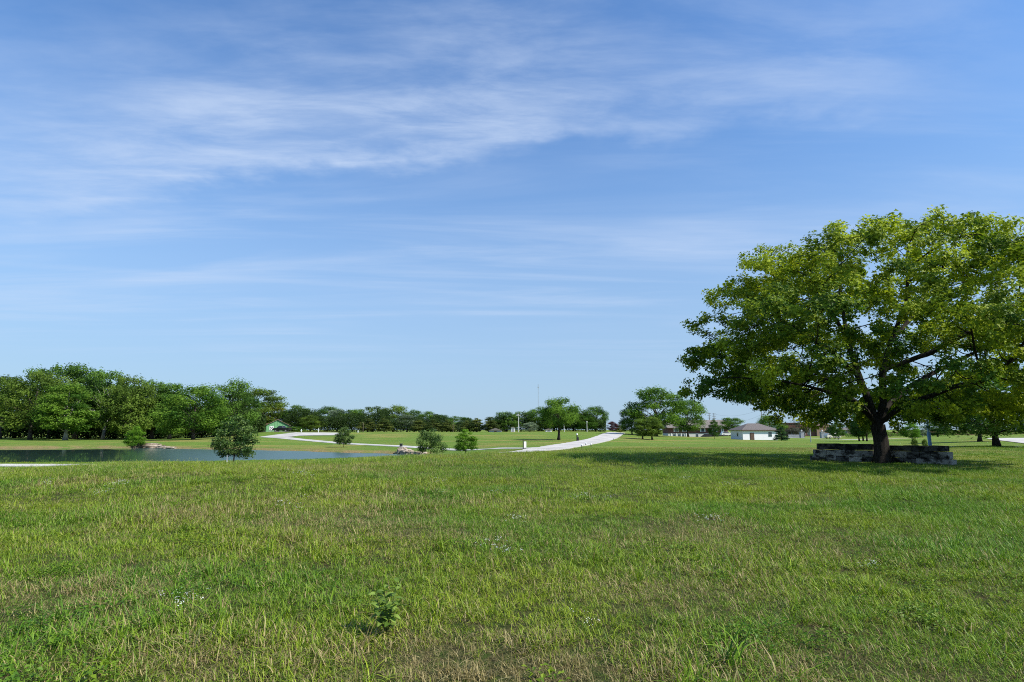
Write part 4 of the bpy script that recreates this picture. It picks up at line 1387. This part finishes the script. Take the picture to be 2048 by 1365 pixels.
top = lambda a, h, dz=0.0, dx=0.0: Vector((a.x + dx, a.y, a.z + h - dz))
wire('upper overhead wire from the twin poles to the crossarm pole', top(a2, h2, .3), top(a3, h3, .2, -1.2), 1.6)
wire('lower overhead wire from the twin poles to the crossarm pole', top(a2, h2, 2.2), top(a3, h3, 2.0), 2.4)
wire('upper overhead wire running right from the crossarm pole behind the maple', top(a3, h3, .2, 1.2), Vector((a6.x, a6.y, a6.z + 12)), 2.2)
wire('middle overhead wire running right from the crossarm pole behind the maple', top(a3, h3, 1.2), Vector((a6.x, a6.y, a6.z + 11)), 2.6)
wire('lowest overhead wire running right from the pale short pole behind the maple', top(a4, h4, .3, 1.0), Vector((a6.x, a6.y, a6.z + 8.5)), 2.4)

# radio mast far off
xm = X(1077, 1100)
mh = zpix(1077, 769, 1100)
mast = empty('radio_mast', (xm, 1100, 0), 'thin lattice radio mast on the horizon above the middle clump', 'mast')
for k in range(3):
    a = k * 2.094
    MB().tube([(.7 * math.cos(a), .7 * math.sin(a), 0), (.7 * math.cos(a), .7 * math.sin(a), mh)], .12, 4).build('leg', STEEL, mast)
mb = MB()
for k in range(60):
    z = k * mh / 60
    for j in range(3):
        a, c = j * 2.094, (j + 1) * 2.094
        mb.tube([(.7 * math.cos(a), .7 * math.sin(a), z), (.7 * math.cos(c), .7 * math.sin(c), z + mh / 60)], .06, 3, False)
mb.build('lattice', STEEL, mast)
MB().box(-1.6, 1.6, -.9, .9, mh * .93, mh * .945).build('antenna', STEEL, mast)

# white board and dark post at the path junction
pa = G(1050, 60)
sg = empty('notice_board', (pa.x, pa.y, pa.z - .05), 'white notice board on short legs where path meets road', 'sign', rz=.6)
MB().box(-.14, .14, -.02, .02, .22, .82).build('board', WHITE_TRIM, sg)
for x in (-.1, .1):
    MB().box(x - .02, x + .02, .02, .05, -.1, .3).build('leg', DARK, sg)
pa = G(1046.3, 59)
h = zpix(1046, 881, 59) - pa.z
ps = empty('dark_post', pa, 'thin dark post beside the white notice board', 'post')
MB().tube([(0, 0, -.1), (0, 0, h)], [.045, .04], 8).build('shaft', DARK, ps)
MB().tube([(0, 0, h), (0, 0, h + .04)], [.06, .03], 8).build('cap', DARK, ps)
# bollard lamp beside the road
pa = G(1154, 94)
bl = empty('bollard_lamp', pa, 'dark bollard with white round top beside the concrete road', 'bollard')
MB().tube([(0, 0, -.05), (0, 0, .95)], [.12, .1], 10).build('post', DARK, bl)
MB().box(-.02, .26, -.16, .16, .0, .62).build('box', DARK, bl)
MB().tube([(0, 0, .95), (0, 0, 1.02), (0, 0, 1.15), (0, 0, 1.25)], [.1, .14, .13, .03], 10).build('lamp_head', WHITE_TRIM, bl)
# little white-topped markers in the grass right of the road
for px, D, py, lab in ((1163, 62, 897, 'white-topped marker stake nearest the meadow, right of the road'), (1171, 70, 891, 'white-topped marker stake close to the road edge'), (1181.5, 66, 894.5, 'white-topped marker stake farthest from the road'),
                       (1227, 105, 879, 'small white marker stake higher up beside the road')):
    pa = G(px, D)
    mk = empty('marker_stake', pa, lab, 'marker', 'marker stakes by the road')
    MB().tube([(0, 0, -.05), (0, 0, .22)], .05, 7).build('stake', BROWN, mk)
    MB().tube([(0, 0, .22), (0, 0, .3), (0, 0, .38)], [.09, .1, .03], 8).build('cap', WHITE_TRIM, mk)
# dark bin on the pond path
pa = G(803, 86)
bn = empty('litter_bin', pa, 'dark square litter bin beside the pond path', 'bin')
MB().box(-.19, .19, -.19, .19, 0, .42).build('body', DARK, bn, bevel=.03)
MB().box(-.22, .22, -.22, .22, .42, .48).build('lid', M('bin_lid', (0.04, 0.055, 0.04), 0.6), bn)
# white guard stake beside the pond sapling
pa = G(458.5, 44)
gs = MB().tube([(0, 0, -.1), (0, 0, zpix(458, 911, 44) - pa.z)], [.05, .05], 8).build('guard_tube', WHITE_TRIM, None, pa)
tag(gs, 'white plastic guard tube beside the young tree on the near pond bank', 'tube')
# pale markers on the parking loop edge
for px, D, h, lab in ((602.5, 183, 1.0, 'small white post behind the bend of the parking loop'), (637, 184, 1.3, 'white hydrant-like post behind the parking loop'), (716, 182, .7, 'small white post on the lawn edge below the far line')):
    pa = G(px, D)
    o = empty('white_post', pa, lab, 'post')
    MB().tube([(0, 0, -.1), (0, 0, h)], .12, 8).build('shaft', WHITE_TRIM, o)
    MB().tube([(-.3, 0, h * .6), (.3, 0, h * .6)], .08, 6).build('arm', WHITE_TRIM, o)

# ------------------------------------------------------------------ rocks at the pond
ROCK = M('rock_limestone', (0.44, 0.37, 0.28), 0.9, 0.4, 1.5, 0.6, 0.15, col2=(0.20, 0.15, 0.10))


def rock(label, pos, sx, sy, sz, seed, group):
    r = np.random.default_rng(seed)
    bm = bmesh.new()
    bmesh.ops.create_cube(bm, size=1.0)
    bmesh.ops.subdivide_edges(bm, edges=list(bm.edges), cuts=2, use_grid_fill=True)
    for v in bm.verts:
        k = v.co.copy()
        rad = 1 - 0.22 * (abs(k.x) * 2) ** 3 * (abs(k.y) * 2) ** 3
        v.co = Vector((k.x * sx * rad + r.normal(0, .06) * sx, k.y * sy * rad + r.normal(0, .06) * sy, k.z * sz + r.normal(0, .07) * sz))
    me = bpy.data.meshes.new('rock')
    bm.to_mesh(me)
    bm.free()
    o = link('shore_rock', me, ROCK, None, pos)
    o.rotation_euler = (r.normal(0, .05), r.normal(0, .05), r.uniform(-.5, .5))
    return tag(o, label, 'rock', group)


def shore_spot(px, back):
    """spot a little way up the far bank at that bearing"""
    x0 = np.linspace(55, 110, 400)
    d = Hn((px - 1024) / F_PX * x0 / 1.0125, x0)[1]
    inside = np.where(d < 0)[0]
    D = x0[inside[-1]] + back if len(inside) else 70 + back
    return G(px, D)


LEDGE = [(281, .5, 2.2, .35), (292, .9, 2.6, .4), (303, .6, 2.4, .35), (315, .4, 2.8, .3), (329, .5, 2.6, .3), (343, .4, 2.0, .25), (296, 2.2, 2.8, .42), (311, 2.0, 2.2, .35), (303, 3.4, 2.2, .4)]
words = ['leftmost', 'second', 'third', 'fourth', 'fifth', 'rightmost']
for k, (px, bk, w, h) in enumerate(LEDGE):
    pos = shore_spot(px, bk)
    lab = ('%s waterside limestone slab of the far ledge from the left' % words[k]) if k < 6 else ['lower left limestone slab in the ledge second row', 'lower right limestone slab in the ledge second row', 'topmost limestone slab of the far ledge'][k - 6]
    rock(lab, pos + Vector((0, 0, h * .35)), w, 1.2, h, 40 + k, 'limestone ledges on the far shore')
HEAP = [(803, .6, 1.0, .6), (811, .5, 1.1, .55), (820, .5, 1.0, .45), (829, .4, 1.2, .35), (838, .4, 1.1, .3), (847, .5, 1.0, .28), (807, 1.5, 1.0, .6), (817, 1.3, 1.0, .4)]
words = ['leftmost', 'second', 'third', 'fourth', 'fifth', 'sixth']
for k, (px, bk, w, h) in enumerate(HEAP):
    pos = shore_spot(px, bk)
    lab = ('%s tan rock from the left at the pond tip waterline' % words[k]) if k < 6 else ['upper left tan rock on the heap at the pond tip', 'upper right tan rock on the heap at the pond tip'][k - 6]
    rock(lab, pos + Vector((0, 0, h * .3)), w, .9, h, 70 + k, 'tan rocks at the pond tip')

# ------------------------------------------------------------------ broad-leaved seedling in the foreground
def seedling():
    r = np.random.default_rng(9)
    pos = G(784, 4.95)
    root = empty('seedling_plant', pos, 'small broad-leaved seedling standing alone in the foreground grass', 'plant')
    lm = leaf_mat('leaf_seedling', (0.07, 0.145, 0.018), (0.22, 0.31, 0.06), 0.35, gloss=0.15, rough=0.55)
    # leaf mesh variants
    meshes = []
    for k in range(4):
        n = 6
        V, Fq = [], []
        for i in range(n + 1):
            s = i / n
            w = 0.30 * math.sin(math.pi * min(1, s * 0.97 + .02)) ** 0.75 * (1.12 - .4 * s)
            zc_ = 0.10 * math.sin(math.pi * s) - (0.10 + .08 * k) * s * s
            V += [(s, -w, zc_ + w * .32), (s, 0, zc_), (s, w, zc_ + w * .32)]
        for i in range(n):
            b0_ = i * 3
            Fq += [(b0_, b0_ + 3, b0_ + 4, b0_ + 1), (b0_ + 1, b0_ + 4, b0_ + 5, b0_ + 2)]
        me = np_mesh('leaf', V, Fq, True)
        fattr(me, 'tone', np.full(len(V), 0.15 + .25 * k))
        me.materials.append(lm)
        meshes.append(me)
    stems = MB()
    for (tx, ty, h, nl) in ((.085, .0, .42, 15), (-.095, .02, .33, 14), (.01, -.06, .29, 13), (.11, -.04, .27, 11), (-.03, .05, .36, 12), (-.05, -.07, .24, 10)):
        pts = [Vector((tx * s ** 1.2, ty * s, h * s)) for s in np.linspace(0, 1, 7)]
        stems.tube(pts, [.005 - .0035 * s for s in np.linspace(0, 1, 7)], 5)
        for j in range(nl):
            s = 0.25 + 0.75 * j / (nl - 1)
            p0 = Vector((tx * s ** 1.2, ty * s, h * s))
            o = link('leaf', meshes[int(r.integers(0, 4))], None, root)
            o.location = p0
            L_ = r.uniform(.06, .105) * (1.0 if s < .9 else .8)
            o.scale = (L_, L_, L_)
            o.rotation_euler = (r.normal(0, .25), -r.uniform(-.1, .5) * (1 if s < .8 else 1.4), j * 2.4 + r.normal(0, .3))
    stems.build('stem', M('seedling_stem', (0.10, 0.10, 0.045), 0.8), root)


seedling()

# ------------------------------------------------------------------ grass: tufts set over the meadow
def blade_tuft(seed, n, rad, hmin, hmax, wmin, wmax, bend, segs=3, seedhead=0, lean=0.35):
    r = np.random.default_rng(seed)
    V, Fq, T, K = [], [], [], []
    for i in range(n):
        a, q = r.uniform(0, 6.283), rad * math.sqrt(r.random())
        p = np.array([q * math.cos(a), q * math.sin(a), -0.01])
        az = r.uniform(0, 6.283)
        d = np.array([math.cos(az), math.sin(az), 0])
        sd = np.array([-d[1], d[0], 0])
        h = r.uniform(hmin, hmax)
        w = r.uniform(wmin, wmax)
        l0, bd = r.uniform(0, lean), r.uniform(0.2, 1.0) * bend
        tone = r.random()
        b = len(V)
        for k in range(segs + 1):
            s = k / segs
            ang = l0 + bd * s
            c = p + d * h * (math.sin(l0) * s + bd * 0.5 * s * s) + np.array([0, 0, h * s * math.cos(min(ang, 1.5) * .75)])
            if k == segs:
                V.append(c)
                T.append(tone)
            else:
                ww = w * (1 - 0.75 * s ** 1.5)
                V += [c - sd * ww / 2, c + sd * ww / 2]
                T += [tone, tone]
        for k in range(segs - 1):
            Fq.append((b + 2 * k, b + 2 * k + 1, b + 2 * k + 3, b + 2 * k + 2))
        e = b + 2 * (segs - 1)
        Fq.append((e, e + 1, e + 2, e + 2))
        if i < seedhead:          # narrow seed head on the tip
            c = np.array(V[-1])
            b = len(V)
            L_ = r.uniform(.02, .04)
            V += [c, c + sd * .005 + np.array([0, 0, L_ * .4]), c + d * .01 + np.array([0, 0, L_]), c - sd * .005 + np.array([0, 0, L_ * .4])]
            T += [-1.0] * 4
            Fq.append((b, b + 1, b + 2, b + 3))
    V = [tuple(v) for v in V]
    Fq = [tuple(dict.fromkeys(q)) for q in Fq]
    me = bpy.data.meshes.new('tuft')
    me.from_pydata(V, [], Fq)
    fattr(me, 'tone', T)
    return me


def flower_tuft(seed):
    r = np.random.default_rng(seed)
    V, Fq, T = [], [], []
    for i in range(9):
        x, y = r.normal(0, .07, 2)
        h = r.uniform(.10, .2)
        b = len(V)
        V += [(x - .0012, y, 0), (x + .0012, y, 0), (x, y, h)]
        T += [.5] * 3
        Fq.append((b, b + 1, b + 2))
        for j in range(r.integers(2, 6)):
            cx_, cy_, cz_ = x + r.normal(0, .012), y + r.normal(0, .012), h + r.normal(0, .006)
            rr_ = r.uniform(.003, .0065)
            b = len(V)
            for k in range(6):
                V.append((cx_ + rr_ * math.cos(k * 1.047), cy_ + rr_ * math.sin(k * 1.047), cz_ + .003 * (k % 2)))
                T.append(2.0)
            Fq.append(tuple(range(b, b + 6)))
    me = bpy.data.meshes.new('flower')
    me.from_pydata(V, [], Fq)
    fattr(me, 'tone', T)
    return me


gm = bpy.data.materials.new('grass_blade')
gm.use_nodes = True
t = NT(gm.node_tree)
p = t.n['Principled BSDF']
tone = t.node('ShaderNodeAttribute', attribute_name='tone').outputs['Fac']
dry = t.node('ShaderNodeAttribute', attribute_name='dry', attribute_type='INSTANCER').outputs['Fac']
hue = t.node('ShaderNodeAttribute', attribute_name='hue', attribute_type='INSTANCER').outputs['Fac']
rnd = t.math('FRACT', t.math('MULTIPLY', tone, 7.13))
gr = t.mix(rnd, rgb(0.075, 0.145, 0.007), rgb(0.32, 0.395, 0.028))
gr2 = t.mix(rnd, rgb(0.042, 0.12, 0.008), rgb(0.18, 0.32, 0.024))
gr = t.mix(hue, gr, gr2)
straw = t.mix(rnd, rgb(0.17, 0.13, 0.045), rgb(0.46, 0.375, 0.17))
isdry = t.ramp(t.math('SUBTRACT', dry, tone), -0.04, 0.04)
c = t.mix(isdry, gr, straw)
c = t.mix(t.math('LESS_THAN', tone, -0.5), c, rgb(0.32, 0.34, 0.12))
c = t.mix(t.math('GREATER_THAN', tone, 1.5), c, rgb(0.82, 0.82, 0.80))
t.put(p.inputs['Base Color'], c)
p.inputs['Roughness'].default_value = 0.5
p.inputs['Specular IOR Level'].default_value = 0.22
tr = t.node('ShaderNodeBsdfTranslucent')
t.put(tr.inputs[0], t.mix(1.0, c, rgb(1.5, 1.6, 1.1), 'MULTIPLY'))
ms = t.node('ShaderNodeMixShader')
ms.inputs[0].default_value = 0.24
t.l.new(p.outputs[0], ms.inputs[1])
t.l.new(tr.outputs[0], ms.inputs[2])
t.l.new(ms.outputs[0], t.n['Material Output'].inputs[0])

src = bpy.data.collections.new('tuft_sources')
tufts = []
for k in range(4):
    tufts.append(blade_tuft(100 + k, 40, .17, .03, .10, .0045, .0085, 1.5, lean=.9))                # 0-3 common short
for k in range(3):
    tufts.append(blade_tuft(120 + k, 30, .13, .06, .17, .005, .010, 1.5, 4, lean=.7))            # 4-6 longer
for k in range(2):
    tufts.append(blade_tuft(140 + k, 54, .18, .025, .09, .003, .0055, 1.4, lean=1.4))             # 7-8 matted thatch
for k in range(2):
    tufts.append(blade_tuft(150 + k, 15, .06, .14, .32, .007, .012, 1.7, 5, lean=.6))             # 9-10 broad arching tuft
for k in range(3):
    tufts.append(blade_tuft(160 + k, 30, .20, .04, .16, .004, .007, 1.1, 3, seedhead=5, lean=.6))  # 11-13 stalks with seed heads
tufts.append(flower_tuft(170))                                                            # 14-15 white flowers
tufts.append(flower_tuft(171))
for k in range(2):
    tufts.append(blade_tuft(180 + k, 34, .26, .03, .075, .008, .014, .7, 2))             # 16-17 mown turf for the lawns


def weed_tuft(seed):
    r = np.random.default_rng(seed)
    V, Fq, T = [], [], []
    for i in range(34):
        a, q = r.uniform(0, 6.283), .11 * math.sqrt(r.random())
        az, tilt, L_ = r.uniform(0, 6.283), r.uniform(.05, .7), r.uniform(.018, .042)
        d = np.array([math.cos(az) * math.cos(tilt), math.sin(az) * math.cos(tilt), math.sin(tilt)])
        sd = np.array([-math.sin(az), math.cos(az), 0])
        p0 = np.array([q * math.cos(a), q * math.sin(a), r.uniform(.015, .075)])
        b = len(V)
        V += [p0, p0 + d * L_ * .5 + sd * L_ * .33 + [0, 0, .003], p0 + d * L_ - [0, 0, L_ * .2], p0 + d * L_ * .5 - sd * L_ * .33 + [0, 0, .003]]
        T += [(r.integers(3, 7) + r.uniform(.0, .5)) / 7.13] * 4
        Fq += [(b, b + 1, b + 2), (b, b + 2, b + 3)]
    me = bpy.data.meshes.new('weed')
    me.from_pydata([tuple(v) for v in V], [], Fq)
    fattr(me, 'tone', T)
    return me


tufts.append(weed_tuft(190))
tufts.append(weed_tuft(191))                                                              # 18-19 low broad-leaved weeds
for k, me in enumerate(tufts):
    me.materials.append(gm)
    o = bpy.data.objects.new('tuft_%02d' % k, me)
    src.objects.link(o)

PX, PY, PI_, PS, PD = [], [], [], [], []


def scatter(d0, d1, dens, pick, scale, umax=1.08):
    n = int(dens * umax * (d1 * d1 - d0 * d0))
    D = np.sqrt(rng.random(n) * (d1 * d1 - d0 * d0) + d0 * d0)
    u = rng.uniform(-umax, umax, n)
    x = u * D
    keep = D < meadow_edge(x, D) + 2.5 * (vnoise(x, D, 3, 6) - .2)
    x, D = x[keep], D[keep]
    n = len(x)
    big = vnoise(x, D, 3.2, 21) * .55 + vnoise(x, D, 1.1, 22) * .3 + vnoise(x, D, 9, 23) * .35
    dry_ = np.clip((big - .60) * 1.6, 0.02, .6) * (1 - 0.5 * sstep(2, 16, x + 0 * D)) + .12 - .07 * sstep(-1, 8, x) + .22 * np.clip(vnoise(x, D, .5, 24) - .55, 0, 1)
    dry_ = dry_ * (1 - .45 * sstep(17, 28, D))
    for bx_, by_, br_, ba_ in ((-.55, 4.5, .42, .75), (.45, 4.1, .5, .6), (-.1, 4.0, .4, .5), (-4.6, 6.0, .7, .45), (2.2, 4.2, .5, .4), (1.3, 6.2, .5, .35), (-2.2, 4.4, .5, .4), (-1.9, 9.0, 1.0, .3)):
        dry_ = dry_ + ba_ * np.exp(-((x - bx_) ** 2 / (br_ * 1.5) ** 2 + (D - by_) ** 2 / br_ ** 2))
    dry_ = np.clip(dry_, 0, .95)
    ix = pick(n, x, D, dry_)
    PX.append(x)
    PY.append(D)
    PI_.append(ix)
    PS.append(scale(n, D) * (0.35 + .55 * vnoise(x, D, 1.5, 31) + .65 * vnoise(x, D, .45, 32)) * (1 - .35 * sstep(.45, .8, dry_)))
    PD.append(np.where((ix == 9) | (ix == 10), -.2, np.clip(dry_ + rng.normal(0, .06, n), 0, .97)))


def pick_main(n, x, D, dry_):
    ix = rng.choice([0, 1, 2, 3, 4, 5, 6, 11], n, p=[.2, .2, .2, .16, .08, .08, .06, .02])
    m = rng.random(n) < np.clip(dry_ * 1.1 - .15, 0, .85)
    ix[m] = rng.choice([7, 8], m.sum())
    far = (D > 18) & (rng.random(n) < .25)
    ix[far] = rng.choice([11, 12, 13], far.sum())
    lush = (vnoise(x, D, 1.3, 41) > .72) & (rng.random(n) < .5)
    ix[lush] = rng.choice([4, 5, 6], lush.sum())
    return ix


scatter(2.6, 7, 130, pick_main, lambda n, D: rng.uniform(.75, 1.2, n), 1.15)
scatter(7, 13, 85, pick_main, lambda n, D: rng.uniform(.85, 1.3, n))
scatter(13, 24, 42, pick_main, lambda n, D: rng.uniform(1.0, 1.5, n))
scatter(24, 52, 20, pick_main, lambda n, D: rng.uniform(1.1, 1.75, n))
# broad arching tufts and white flower patches
scatter(2.8, 9, 1.3, lambda n, x, D, d: rng.choice([9, 10], n), lambda n, D: rng.uniform(.8, 1.25, n))
scatter(9, 22, .5, lambda n, x, D, d: rng.choice([9, 10], n), lambda n, D: rng.uniform(.7, 1.1, n))
for _ in range(170):
    D0 = math.sqrt(random.uniform(3.0 ** 2, 20 ** 2))
    x0 = random.uniform(-1, 1) * D0
    k = random.randint(2, 12)
    PX.append(x0 + rng.normal(0, .28, k))
    PY.append(np.maximum(D0 + rng.normal(0, .22, k), 2.8))
    PI_.append(rng.choice([18, 19], k))
    PS.append(rng.uniform(.8, 1.5, k))
    PD.append(np.full(k, -.2))
for _ in range(26):
    D0 = math.sqrt(random.uniform(3.4 ** 2, 19 ** 2))
    x0 = random.uniform(-.95, .95) * D0
    k = random.randint(1, 4)
    PX.append(x0 + rng.normal(0, .22, k))
    PY.append(np.maximum(D0 + rng.normal(0, .2, k), 2.8))
    PI_.append(rng.choice([14, 15], k))
    PS.append(rng.uniform(.8, 1.2, k))
    PD.append(np.full(k, .2))


def emit(name, label, mats_note=None):
    x, y = np.concatenate(PX), np.concatenate(PY)
    ii, ss, dd = np.concatenate(PI_), np.concatenate(PS), np.concatenate(PD)
    z = Hn(x, y)[0]
    me = bpy.data.meshes.new(name)
    me.vertices.add(len(x))
    me.vertices.foreach_set('co', np.stack([x, y, z], -1).astype(np.float32).ravel())
    a = me.attributes.new('idx', 'INT', 'POINT')
    a.data.foreach_set('value', ii.astype(np.int32))
    fattr(me, 'scl', ss)
    fattr(me, 'dry', dd)
    fattr(me, 'hue', np.clip(vnoise(x, y, 2.0, 51) * 1.5 - .35 + rng.normal(0, .12, len(x)), 0, 1))
    a = me.attributes.new('rot', 'FLOAT_VECTOR', 'POINT')
    rot = np.stack([rng.normal(0, .10, len(x)), rng.normal(0, .10, len(x)), rng.uniform(0, 6.283, len(x))], -1)
    a.data.foreach_set('vector', rot.astype(np.float32).ravel())
    me.materials.append(gm)
    o = link(name, me)
    ng = bpy.data.node_groups.new(name, 'GeometryNodeTree')
    ng.interface.new_socket('Geometry', in_out='INPUT', socket_type='NodeSocketGeometry')
    ng.interface.new_socket('Geometry', in_out='OUTPUT', socket_type='NodeSocketGeometry')
    N = ng.nodes
    gi, go = N.new('NodeGroupInput'), N.new('NodeGroupOutput')
    ci = N.new('GeometryNodeCollectionInfo')
    ci.inputs['Collection'].default_value = src
    ci.inputs['Separate Children'].default_value = True
    ci.inputs['Reset Children'].default_value = True
    ip = N.new('GeometryNodeInstanceOnPoints')
    ip.inputs['Pick Instance'].default_value = True

    def named(nm, ty):
        q = N.new('GeometryNodeInputNamedAttribute')
        q.data_type = ty
        q.inputs['Name'].default_value = nm
        return q.outputs[0]
    L = ng.links
    L.new(gi.outputs[0], ip.inputs['Points'])
    L.new(ci.outputs[0], ip.inputs['Instance'])
    L.new(named('idx', 'INT'), ip.inputs['Instance Index'])
    e2r = N.new('FunctionNodeEulerToRotation')
    L.new(named('rot', 'FLOAT_VECTOR'), e2r.inputs[0])
    L.new(e2r.outputs[0], ip.inputs['Rotation'])
    L.new(named('scl', 'FLOAT'), ip.inputs['Scale'])
    L.new(ip.outputs[0], go.inputs[0])
    md = o.modifiers.new('tufts', 'NODES')
    md.node_group = ng
    print(name, len(x), 'tufts')
    return tag(o, label, 'grass', kind='stuff')


emit('grass', 'rough meadow grass with dry straw patches and tiny white flowers')
PX, PY, PI_, PS, PD = [], [], [], [], []


def lawn_scatter(d0, d1, dens):
    n = int(dens * 1.05 * (d1 * d1 - d0 * d0))
    D = np.sqrt(rng.random(n) * (d1 * d1 - d0 * d0) + d0 * d0)
    x = rng.uniform(-1.05, 1.05, n) * D
    keep = (D > meadow_edge(x, D) - 3)
    x, D = x[keep], D[keep]
    keep = Hn(x, D)[1] > .8
    x, D = x[keep], D[keep]
    n = len(x)
    PX.append(x)
    PY.append(D)
    PI_.append(rng.choice([16, 17], n))
    PS.append(rng.uniform(.8, 1.5, n))
    PD.append(np.clip(.12 + (vnoise(x, D * .6, 9, 61) - .55) * 1.6 + (vnoise(x, D, 2.5, 62) - .5) * .4, 0.02, .9))
lawn_scatter(20, 60, 7.0)
# keep the turf off the paved strips
emit('grass', 'short mown turf of the lawns around the pond')
